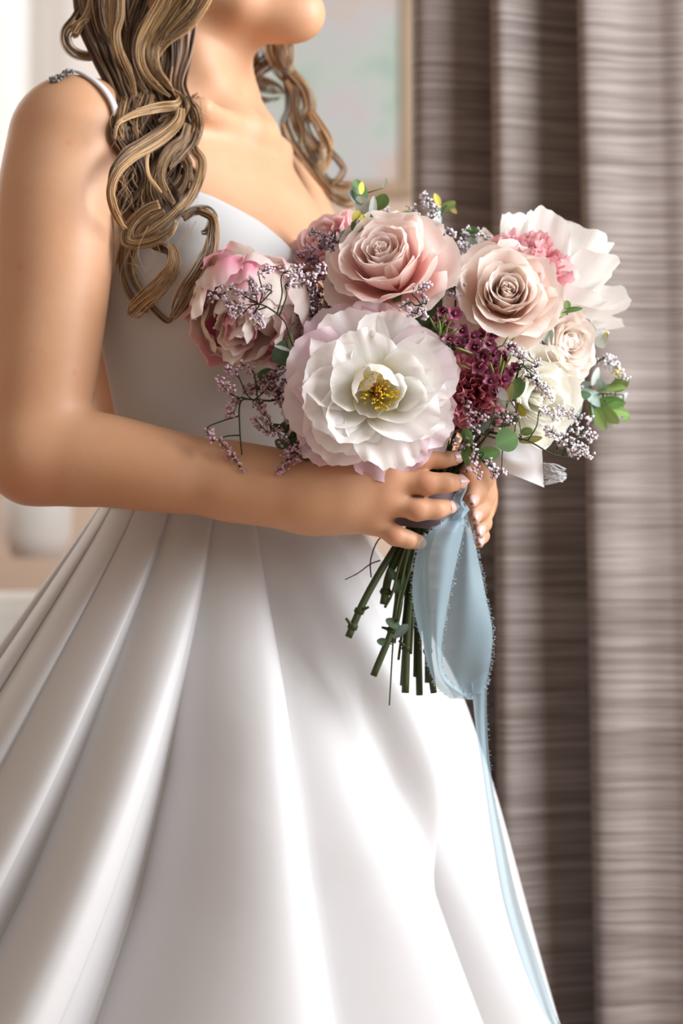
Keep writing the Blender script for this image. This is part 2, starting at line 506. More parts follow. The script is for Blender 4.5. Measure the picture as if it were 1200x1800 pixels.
# right arm
RE = at(62, 792, -.055)
RW = at(548, 868, -.080)
def lerp(a, b_, t): return a * (1 - t) + b_ * t
UA = [RS, lerp(RS, RE, .22) + [-.004, -.006, 0], lerp(RS, RE, .5) + [.000, -.004, 0], lerp(RS, RE, .8), RE]
schain(UA, [.049, .0475, .0455, .0415, .0380], .022)
FA = [RE, lerp(RE, RW, .22) + [0, 0, .001], lerp(RE, RW, .45), lerp(RE, RW, .72), RW]
schain(FA, [.0375, .0375, .0335, .0275, .0240], .010)
chain([RE + [-.004, .006, -.012], RE + [.03, .004, -.010]], [.026, .027], .02)
for s in (-1, 1):
    chain([lerp(RE, RW, .72), RW + [0, 0, s * .006]], [.022, .0215], .02)
# left arm (behind the flowers)
LE = np.array([.062, .235, 1.135]); LW = at(806, 872, .062)
chain([LS, lerp(LS, LE, .5), LE], [.048, .0455, .037], .022, .02)
chain([LE, lerp(LE, LW, .25), LW], [.0365, .036, .0235], .010, .02)

def hand(W, mcp, fingers, thumb, kpalm=.020):
    for m in mcp:
        chain([lerp(W, m, -.05), lerp(W, m, .55), m], [.0175, .0140, .0098], kpalm, .008)
    for a, b_ in zip(mcp[:-1], mcp[1:]):
        chain([lerp(W, (a + b_) / 2, .3), (a + b_) / 2 * .96 + W * .04], [.013, .0105], .012)
    for m, f in zip(mcp, fingers):
        r0 = f[1]
        chain([m, lerp(m, f[0][0], .40)], [r0 * 1.16, r0 * 1.06], .0065, .003)
        chain([lerp(m, f[0][0], .30)] + f[0], [r0 * 1.06, r0 * 1.02, r0 * .95, r0 * .84], .0016, .003)
        mid = lerp(f[0][0], f[0][1], .02)
        chain([mid, mid + (f[0][1] - f[0][0]) * .05], [r0 * 1.01, r0 * 1.0], .004, .003)     # knuckle
    chain(thumb[0], thumb[1], .012, .004)
R_mcp = [at(672, 815, -.092), at(690, 847, -.096), at(674, 882, -.094), at(650, 914, -.085)]
R_f = [([at(738, 809, -.096), at(775, 808, -.094), at(797, 806, -.086)], .0076),
       ([at(750, 850, -.102), at(784, 849, -.101), at(803, 848, -.093)], .0084),
       ([at(733, 896, -.100), at(767, 895, -.097), at(786, 892, -.087)], .0083),
       ([at(694, 941, -.093), at(718, 949, -.090), at(737, 953, -.081)], .0075)]
R_th = ([at(580, 850, -.072), at(640, 822, -.045), at(705, 812, -.018), at(745, 822, -.010)], [.017, .0125, .0105, .008])
hand(RW, R_mcp, R_f, R_th)
L_mcp = [at(832, 828, .006), at(840, 858, .010), at(838, 886, .010), at(830, 910, .014)]
L_f = [([at(851, 836, -.034), at(840, 864, -.062), at(826, 880, -.072)], .0080),
       ([at(853, 868, -.030), at(846, 894, -.056), at(831, 908, -.066)], .0082),
       ([at(850, 898, -.026), at(849, 920, -.048), at(838, 934, -.056)], .0076),
       ([at(841, 922, -.016), at(846, 942, -.034), at(838, 953, -.044)], .0068)]
L_th = ([at(816, 850, .035), at(838, 815, .0), at(839, 808, -.045), at(824, 832, -.070)], [.016, .0125, .0105, .0085])
hand(LW, L_mcp, L_f, L_th)
# head: skull, jaw, chin, nose, lips, ears
FH = np.array([.96, -.28, 0.]); LH = np.array([.28, .96, 0.])
HC = np.array([-.125, .112, 1.600])
HR = np.stack([LH, FH, np.array([0, 0, 1.])], 1)
def hp(lat, fwd, up): return HC + LH * lat + FH * fwd + np.array([0, 0, up])
ellip(hp(0, -.012, .025), (.074, .094, .088), HR, .02)
ellip(hp(0, .024, -.030), (.054, .056, .070), HR, .03)
CH = hp(0, .096, -.100)
chain([CH - FH * .006, CH - FH * .03 + [0, 0, .012]], [.0140, .018], .02)
for s in (-1, 1):
    chain([CH - FH * .004, hp(s * .034, .052, -.094), hp(s * .053, .000, -.072), hp(s * .062, -.012, -.02)], [.014, .0135, .014, .014], .025, .012)
    ellip(hp(s * .040, .052, -.022), (.026, .026, .022), HR, .02)
    ellip(hp(s * .071, -.012, -.018), (.007, .016, .028), HR, .004)
    ellip(hp(s * .032, .078, .025), (.022, .012, .008), HR, .012)
chain([CH - FH * .03 + [0, 0, .002], NT + FH * .030 + [0, 0, -.018], NT + [0, 0, 0]], [.015, .028, .040], .03, .02)
chain([hp(0, .083, .015), hp(0, .103, -.024), hp(0, .108, -.034)], [.009, .0105, .0115], .012)
ellip(hp(.0, .092, -.061), (.020, .011, .006), HR, .006)
ellip(hp(.0, .091, -.073), (.018, .012, .0065), HR, .006)
G[:, :, 0] = .01   # close the body under the skirt

def surface_nets(G):
    ins = G < 0
    c = [ins[i:ins.shape[0] - 1 + i, j:ins.shape[1] - 1 + j, k:ins.shape[2] - 1 + k] for i in (0, 1) for j in (0, 1) for k in (0, 1)]
    al = c[0].copy(); an = c[0].copy()
    for q in c[1:]: al &= q; an |= q
    act = an & ~al
    idx = np.argwhere(act)
    vid = np.full(act.shape, -1, dtype=np.int32); vid[act] = np.arange(len(idx))
    acc = np.zeros((len(idx), 3)); cnt = np.zeros(len(idx))
    corners = [(i, j, k) for i in (0, 1) for j in (0, 1) for k in (0, 1)]
    val = {cc: G[idx[:, 0] + cc[0], idx[:, 1] + cc[1], idx[:, 2] + cc[2]] for cc in corners}
    for a in corners:
        for ax in range(3):
            if a[ax] == 0:
                b_ = list(a); b_[ax] = 1; b_ = tuple(b_)
                va, vb = val[a], val[b_]
                m = (va < 0) != (vb < 0)
                t = np.where(m, va / np.where(m, va - vb, 1), 0)
                p = np.zeros((len(idx), 3)); p[:] = a; p[:, ax] += t
                acc[m] += p[m]; cnt[m] += 1
    V = (idx + acc / cnt[:, None]) * HG + LO
    F = []
    for ax in range(3):
        o1, o2 = [q for q in range(3) if q != ax]
        sl0 = [slice(None)] * 3; sl1 = [slice(None)] * 3
        sl0[ax] = slice(0, -1); sl1[ax] = slice(1, None)
        ch = ins[tuple(sl0)] != ins[tuple(sl1)]
        e_ = np.argwhere(ch)
        ok = (e_[:, o1] > 0) & (e_[:, o2] > 0) & (e_[:, o1] < G.shape[o1] - 1) & (e_[:, o2] < G.shape[o2] - 1)
        e_ = e_[ok]
        def cell(d1, d2):
            q = e_.copy(); q[:, o1] += d1; q[:, o2] += d2
            return vid[q[:, 0], q[:, 1], q[:, 2]]
        quad = np.stack([cell(-1, -1), cell(0, -1), cell(0, 0), cell(-1, 0)], 1)
        sgn = ins[e_[:, 0], e_[:, 1], e_[:, 2]]
        if ax == 1: sgn = ~sgn
        quad[~sgn] = quad[~sgn][:, ::-1]
        F.append(quad)
    return V, np.vstack(F)

def lap_smooth(V, F, it=4, f=.5):
    e_ = np.vstack([F[:, [0, 1]], F[:, [1, 2]], F[:, [2, 3]], F[:, [3, 0]]])
    n_ = len(V)
    deg = np.bincount(e_[:, 0], minlength=n_) + np.bincount(e_[:, 1], minlength=n_)
    for _ in range(it):
        A = np.zeros_like(V)
        for c in range(3):
            A[:, c] = np.bincount(e_[:, 0], V[e_[:, 1], c], n_) + np.bincount(e_[:, 1], V[e_[:, 0], c], n_)
        V = V * (1 - f) + f * A / np.maximum(deg, 1)[:, None]
    return V

BV, BF = surface_nets(G)
BV = lap_smooth(BV, BF, 7)

def surf_y(px, py, default=None, y0=-.155, y1=.34):
    """depth of the body's skin behind a point of the picture"""
    ys = np.arange(y0, y1, .002)
    k = S * (D + ys) / D
    P = np.stack([(px - 600) * k, ys, ZC - (py - 900) * k], 1)
    ii = np.round((P - LO) / HG).astype(int)
    ok = np.all((ii >= 0) & (ii < NG), 1)
    v = np.ones(len(ys)); v[ok] = G[ii[ok, 0], ii[ok, 1], ii[ok, 2]]
    h = np.nonzero(v < 0)[0]
    return ys[h[0]] if len(h) else default

person = thing('person', 'woman in white satin wedding dress with long curled hair, hands holding the stems', 'person', (-.10, .12, 0))
PL = np.array([-.10, .12, 0])
skin = principled('skin', (.67, .42, .295), .48, .35, .22, (1, .4, .22), .010)
nt, n, l, b = nodes_of(skin)
tc = n.new('ShaderNodeTexCoord')
nz = n.new('ShaderNodeTexNoise'); nz.inputs['Scale'].default_value = 16; nz.inputs['Detail'].default_value = 4
l.new(tc.outputs['Object'], nz.inputs['Vector'])
cr = n.new('ShaderNodeValToRGB'); e = cr.color_ramp.elements
e[0].position = .3; e[0].color = (.545, .285, .160, 1); e[1].position = .7; e[1].color = (.60, .345, .210, 1)
l.new(nz.outputs[0], cr.inputs[0])
at_ = n.new('ShaderNodeAttribute'); at_.attribute_name = 'col'      # rosier skin on knuckles, fingertips and elbow
mxs = n.new('ShaderNodeMix'); mxs.data_type = 'RGBA'; mxs.inputs['B'].default_value = (.58, .22, .15, 1)
l.new(at_.outputs['Fac'], mxs.inputs['Factor']); l.new(cr.outputs[0], mxs.inputs['A']); l.new(mxs.outputs['Result'], b.inputs['Base Color'])
nz2 = n.new('ShaderNodeTexNoise'); nz2.inputs['Scale'].default_value = 700
l.new(tc.outputs['Object'], nz2.inputs['Vector'])
bp = n.new('ShaderNodeBump'); bp.inputs['Strength'].default_value = .12; bp.inputs['Distance'].default_value = .0006
l.new(nz2.outputs[0], bp.inputs['Height']); l.new(bp.outputs[0], b.inputs['Normal'])
# legs under the skirt, in the same mesh
LV, LF = [], []
nb = len(BV)
for s in (-1, 1):
    C = catmull(np.array([loc(s * .07, 0, .97, (-.10, .12)), loc(s * .075, .01, .75, (-.10, .12)), loc(s * .07, .012, .5, (-.10, .12)), loc(s * .07, -.02, .3, (-.10, .12)),
                          loc(s * .07, -.02, .08, (-.10, .12)), loc(s * .07, .06, .035, (-.10, .12)), loc(s * .07, .14, .022, (-.10, .12))]), 30)
    V, F = tube(C, np.interp(np.linspace(0, 1, 30), [0, .2, .45, .6, .8, .9, 1], [.085, .075, .05, .052, .032, .034, .02]), 14, False)
    LV.append(V); LF.append(np.array(F) + nb); nb += len(V)
BVa = np.vstack([BV] + LV)
red = np.zeros(len(BVa))
for f_ in R_f + L_f:
    for p_, a_, w_ in ((f_[0][0] + [0, -.006, 0], .55, .0055), (f_[0][1] + [0, -.006, 0], .25, .004), (f_[0][2], .55, .008)):
        red = np.maximum(red, a_ * np.exp(-(np.linalg.norm(BVa - p_, axis=1) / w_) ** 2))
for p_, a_, w_ in [(m_ + [0, -.008, 0], .28, .010) for m_ in R_mcp] + [(RE + [0, -.02, -.03], .25, .03), (L_th[0][3], .5, .010)] + [(hp(0, .095, -.066), .9, .014)] + [(at(x_, y_, surf_y(x_, y_, 0.)), .75, .0022) for x_, y_ in ((121, 251), (35, 470), (131, 655))]:
    red = np.maximum(red, a_ * np.exp(-(np.linalg.norm(BVa - p_, axis=1) / w_) ** 2))
obj('body', BVa - PL, np.vstack([BF] + LF), skin, person, np.repeat(red[:, None], 3, 1))

# finger nails
nail_m = principled('nail_polish', (.66, .42, .37), .22, .5)
def nail(tip, direction, normal, ln, wd):
    t = np.asarray(direction, float); t /= np.linalg.norm(t)
    nn = np.asarray(normal, float); nn -= t * nn.dot(t); nn /= np.linalg.norm(nn)
    s = np.cross(t, nn)
    V = []
    for j in range(7):
        v = j / 6
        w = wd * (1 - max(0, (v - .55) / .45) ** 2.2 * .75) * (.86 + .14 * min(1, v * 4))
        for i in range(7):
            u = -1 + i / 3
            V.append(tip + t * (v - .55) * ln + s * u * w * .5 - nn * (wd * .30 * u * u) + nn * .0006)
    o = obj('fingernail', np.array(V) - PL, grid_faces(7, 7), nail_m, person)
    sm = o.modifiers.new('t', 'SOLIDIFY'); sm.thickness = .0006
def fnail(f, nrm, sc=1.0):
    a, b_ = f[0][1], f[0][2]; d = (b_ - a) / np.linalg.norm(b_ - a)
    nn = np.array(nrm, float); nn -= d * nn.dot(d); nn /= np.linalg.norm(nn)
    nail(b_ + d * f[1] * .25 + nn * f[1] * .80, d, nn, .0105 * sc, f[1] * 1.45)
fnail(R_f[0], (.3, -.8, .3)); fnail(R_f[1], (.5, -1, .1)); fnail(R_f[2], (.6, -.8, 0))
fnail(L_f[0], (.55, -1, -.1)); fnail(L_f[1], (.55, -.9, -.1)); fnail(L_f[2], (.55, -1, -.1)); fnail(L_f[3], (.6, -.9, 0))
fnail(([0, L_th[0][2], L_th[0][3]], .0085), (-.3, -1, .3), 1.15)
# eyes
eye_m = principled('eye', (.75, .72, .70), .1)
for s in (-1, 1):
    q = hp(s * .031, .070, .008)
    uu, vv = np.meshgrid(np.arange(12) * math.pi / 6, np.linspace(.05, math.pi - .05, 8))
    V = np.stack([np.cos(uu) * np.sin(vv), np.sin(uu) * np.sin(vv), np.cos(vv)], -1).reshape(-1, 3) * .012 + q
    obj('eye', V - PL, grid_faces(12, 8, True), eye_m, person)

# ------------------------------------------------------------------ the dress
satin = principled('white_satin', (.57, .555, .56), .55, .26, sheen=.12)
nt, n, l, b = nodes_of(satin)
tc = n.new('ShaderNodeTexCoord'); nz = n.new('ShaderNodeTexNoise'); nz.inputs['Scale'].default_value = 14; nz.inputs['Detail'].default_value = 2
l.new(tc.outputs['Object'], nz.inputs['Vector'])
bp = n.new('ShaderNodeBump'); bp.inputs['Strength'].default_value = .10; bp.inputs['Distance'].default_value = .01
l.new(nz.outputs[0], bp.inputs['Height']); l.new(bp.outputs[0], b.inputs['Normal'])
ZW = 1.088
def torso_ray(th, z, off):
    d = FW * np.cos(th)[..., None] + E1 * np.sin(th)[..., None]
    cx, cy = t_center(z)
    o = np.stack([cx, cy, z], -1)
    lo = np.full(th.shape, .02); hi = np.full(th.shape, .30)
    for _ in range(28):
        m = (lo + hi) / 2
        v = sd_torso(o + d * m[..., None]) - off
        lo = np.where(v < 0, m, lo); hi = np.where(v < 0, hi, m)
    return o + d * lo[..., None]
th = np.radians(np.linspace(-101, 101, 121))
ta = np.abs(np.degrees(th))
ztop = np.interp(ta, [0, 15, 30, 42, 56, 66, 74, 86, 101], [1.198, 1.235, 1.280, 1.312, 1.332, 1.340, 1.322, 1.285, 1.255])
kk = np.hanning(9); kk /= kk.sum()
ztop = np.convolve(np.pad(ztop, 4, mode='edge'), kk, 'valid')
vv = np.linspace(0, 1, 70)
TH = np.broadcast_to(th, (70, 121)); ZZ = ZW - .006 + (ztop[None, :] - ZW + .006) * vv[:, None]
V = torso_ray(TH, ZZ, .0045).reshape(-1, 3)
bo = obj('bodice', V - PL, grid_faces(121, 70), satin, person)
sm = bo.modifiers.new('t', 'SOLIDIFY'); sm.thickness = .0022; sm.offset = 1

# straps over the shoulders
def strap(pxs, w):
    C = []
    for a, c_ in pxs:
        y = surf_y(a, c_, .02); C.append(at(a, c_, y - .003))
    C = catmull(np.array(C), 40)
    T = np.gradient(C, axis=0); T /= np.linalg.norm(T, axis=1)[:, None]
    gi = np.clip(np.round((C - LO) / HG).astype(int), 2, NG - 3)
    Nn = np.stack([G[gi[:, 0] + (2 if q == 0 else 0), gi[:, 1] + (2 if q == 1 else 0), gi[:, 2] + (2 if q == 2 else 0)]
                   - G[gi[:, 0] - (2 if q == 0 else 0), gi[:, 1] - (2 if q == 1 else 0), gi[:, 2] - (2 if q == 2 else 0)] for q in range(3)], 1)
    Nn /= np.linalg.norm(Nn, axis=1)[:, None] + 1e-9
    for _ in range(3): Nn[1:-1] = (Nn[:-2] + Nn[1:-1] + Nn[2:]) / 3
    B = np.cross(T, Nn)
    V = np.concatenate([C + B * w * q + Nn * .0012 for q in (-.5, 0, .5)]).reshape(3, 40, 3).transpose(1, 0, 2).reshape(-1, 3)
    o = obj('strap', V - PL, grid_faces(3, 40), satin, person)
    sm = o.modifiers.new('t', 'SOLIDIFY'); sm.thickness = .002; sm.offset = 0
    return C
SC = strap([(236, 330), (222, 290), (212, 250), (205, 215), (198, 186), (185, 163), (165, 144), (140, 130), (118, 127)], .0062)
# beaded lace where the strap passes to the back
bead_m = principled('grey_beads', (.22, .22, .21), .25, .6)
mb = MB()
r_ = np.random.default_rng(2)
for i in range(60):
    t = r_.random(); q = at(88 + 38 * t + r_.normal(0, 2), 141 - 16 * t + r_.normal(0, 3), (surf_y(100, 150, 0.02) or .02) + .012 + r_.normal(0, .004))
    a = np.arange(6) * math.pi / 3; rr = .0017
    V = np.vstack([q + [0, 0, rr], *[q + np.array([math.cos(x), math.sin(x), 0]) * rr for x in a], q - [0, 0, rr]])
    mb.add(V - PL, [(0, 1 + i_, 1 + (i_ + 1) % 6) for i_ in range(6)] + [(7, 1 + (i_ + 1) % 6, 1 + i_) for i_ in range(6)])
tag(mb.build('lace_beading', bead_m, person), kind='stuff')

# pleated skirt: deep knife pleats opening from the waist seam to the floor
pl_w = [-170, -152, -136, -121, -107, -91, -76, -34, -4, 24, 52, 80, 108, 136, 164]       # pleat edges at the waist (deg)
pl_b = [-174, -162, -150, -138, -126, -110.5, -68.5, -30, 2, 30, 58, 86, 112, 138, 164]     # and 0.4 m lower
hs = [.55, .5, .40, .38, .40, .95, 1.15, .8, .7, .8, .8, .8, .8, .8, .8]
prof = [(.0, -1.0), (.07, -.93), (.2, -.72), (.36, -.46), (.55, -.20), (.70, -.05), (.81, 0), (.90, -.05), (.955, -.18), (.992, -.40), (1.006, -.68), (.985, -.93)]
C0 = np.array([-.10, .12])
rows = np.r_[np.linspace(0, .5, 44), np.linspace(.53, ZW - .004, 22)]
def base_r(psi, s):
    d = np.stack([np.cos(psi), np.sin(psi)], -1)
    a = d @ E1[:2]; b_ = d @ FW[:2]
    r0 = 1 / np.sqrt((a / .1265) ** 2 + (b_ / .0965) ** 2)
    w = (.5 + .5 * np.cos(psi - math.radians(172))) ** 1.25
    ff = smooth1d([0, .02, .05, .10, .15, .25, .414, 1.09], [0, .016, .038, .072, .102, .135, .178, .38], s)
    fb = np.interp(s, [0, .03, .1, .414, 1.09], [0, .022, .075, .31, .72])
    return r0 + ff * (1 - w) + fb * w
ring = []
for s in rows:
    t = min(s / .414, 1.5)
    pw = np.radians(np.array(pl_w) + (np.array(pl_b) - np.array(pl_w)) * t)
    pts = []
    for i in range(len(pw)):
        p0 = pw[i - 1] if i else pw[-1] - 2 * math.pi
        p1 = pw[i]
        h = (.004 + .24 * min(s, .3) + .08 * max(0, s - .3)) * hs[i] * min(1, (p1 - p0) / .5)
        for q, dr in prof:
            pts.append((p0 + (p1 - p0) * q, dr * h))
    pts = np.array(pts)
    # fine sampling along the profile
    A = catmull(np.vstack([pts, [pts[0] + [2 * math.pi, 0]]]), len(pts) * 3 + 1)[:-1]
    psi = A[:, 0]
    r = base_r(psi, s) + A[:, 1]
    # soft hollow down the front panel
    q = np.degrees((psi + math.pi) % (2 * math.pi) - math.pi) - np.interp(s, [.05, .106, .17, .33, .45, 1.0], [-62, -55, -47, -31, -22, -10])
    g = np.where(q < -2, np.clip((q + 26) / 24, 0, 1) ** 1.5, np.clip(1 - (q + 2) / 11, 0, 1)); g = g * g * (3 - 2 * g)
    r -= .034 * min(1, max(0, (s - .03) / .2)) * g
    yy = C0[1] + r * np.sin(psi)
    r = np.where(yy > .28, (.28 + .09 * (1 - np.exp(-(yy - .28) / .09)) - C0[1]) / np.where(np.abs(np.sin(psi)) < .05, 1, np.sin(psi)), r)
    ring.append(np.stack([C0[0] + r * np.cos(psi), C0[1] + r * np.sin(psi), np.full(len(psi), ZW - s)], -1))
nc = len(ring[0])
V = np.array(ring).reshape(-1, 3)
sk = obj('skirt', V - PL, grid_faces(nc, len(rows), True), satin, person)
# waist seam
C = torso_ray(np.radians(np.linspace(-180, 180, 80)), np.full(80, ZW), .0065)
V, F = tube(C, .0028, 6); obj('waistband', V - PL, F, satin, person)
# ------------------------------------------------------------------ hair: a cap on the skull and single curled locks
hair_m = attr_material('hair', .42, .35, 0.0)
DK = np.array([.050, .026, .014]); MD = np.array([.17, .092, .045]); LT = np.array([.68, .43, .215]); CO = np.array([.30, .185, .125])
r_ = np.random.default_rng(11)
# cap: closed shell round the back and top of the skull
uu, vv = np.meshgrid(np.arange(40) * 2 * math.pi / 40, np.linspace(.02, math.pi - .25, 26))
nx, ny, nz_ = np.cos(uu) * np.sin(vv), np.sin(uu) * np.sin(vv), np.cos(vv)
front = np.clip(ny, 0, 1) * np.clip(1.1 - nz_, 0, 1)
rr = 1 - .30 * front
Pc = HC + (nx * .088 * rr)[..., None] * LH + ((ny * .108 * rr) - .022)[..., None] * FH + (nz_ * .102 + .030)[..., None] * np.array([0, 0, 1.])
Pc += (r_.normal(0, .0015, (1, 40, 1)))
hair = obj('hair', Pc.reshape(-1, 3) - PL, grid_faces(40, 26, True), hair_m, person, MD * .6)

def lock(pts, width, lift=.012, tone=(DK, LT), bias=.5, Y=None, n=46, twist=.5, steps=44, taper=.20, th=.34, seed=None):
    r_ = np.random.default_rng(seed if seed is not None else int(abs(pts[0][0] * 7 + pts[0][1] * 13 + pts[-1][0] * 3)) + len(pts))
    P = []
    for i, q in enumerate(pts):
        lf = lift if np.isscalar(lift) else np.interp(i / (len(pts) - 1), np.linspace(0, 1, len(lift)), lift)
        if Y is not None:
            y = Y if np.isscalar(Y) else np.interp(i / (len(pts) - 1), np.linspace(0, 1, len(Y)), Y)
        else:
            y = surf_y(q[0], max(q[1], 5), None)
            y = .045 if y is None else min(y, .06)
            y -= lf
        P.append((q[0], q[1], y))
    P = np.array(P)
    if Y is None:       # hair bridges hollows
        for _ in range(3):
            P[1:-1, 2] = np.minimum(P[1:-1, 2], (P[:-2, 2] + P[2:, 2]) / 2 * .5 + P[1:-1, 2] * .5)
    C = catmull(np.array([at(*q) for q in P]), steps)
    t = np.linspace(0, 1, steps)
    W = np.interp(t, np.linspace(0, 1, len(width)), width) * S * .5
    T = np.gradient(C, axis=0); T /= np.linalg.norm(T, axis=1)[:, None]
    vdir = np.array([0, -1., 0])
    A = np.cross(T, vdir); A /= np.linalg.norm(A, axis=1)[:, None] + 1e-9
    Bn = np.cross(A, T)
    tau = twist * np.sin(t * 5 + r_.uniform(0, 6))
    A2 = A * np.cos(tau)[:, None] + Bn * np.sin(tau)[:, None]; B2 = np.cross(A2, T)
    mb = MB()
    tp = np.minimum(1, (1 - t) / taper + .06) if taper else np.ones(steps)
    for k in range(n):
        x0 = -1 + 2 * (k + .5) / n + r_.normal(0, .05); z0 = r_.uniform(-1, 1) * th
        xx = np.clip(x0 + .20 * np.sin(t * r_.uniform(2, 7) + r_.uniform(0, 6)) * np.sin(math.pi * t), -1.15, 1.15) * (.35 + .65 * tp)
        zz = z0 + th * .6 * np.sin(t * r_.uniform(2, 5) + r_.uniform(0, 6)) - .18 * (x0 ** 2)
        Ck = C + A2 * (W * xx)[:, None] + B2 * (W * zz)[:, None]
        rad = (W * (2.0 / n) * r_.uniform(.55, 1.45)) * (.25 + .75 * tp)
        end = int(steps * (1 - .22 * r_.random() ** 2))
        m = np.clip(bias + .34 * r_.normal(), 0, 1)
        c = tone[0] * (1 - m) + tone[1] * m
        if r_.random() < .14: c = CO * r_.uniform(.7, 1.2)
        V, F = tube(Ck[:end], np.maximum(rad[:end], .00022), 5)
        mb.add(V - PL, F, c)
    return mb.build('lock', hair_m, hair)

def strand(pts, Y=None, lift=.02, w=.00022, c=LT):
    P = []
    for q in pts:
        y = Y if Y is not None else (surf_y(q[0], q[1], .04) - lift)
        P.append(at(q[0], q[1], y))
    mb = MB(); C = catmull(np.array(P), 30); V, F = tube(C, np.linspace(w, w * .5, 30), 4); mb.add(V - PL, F, c)
    mb.build('stray_hair', hair_m, hair)

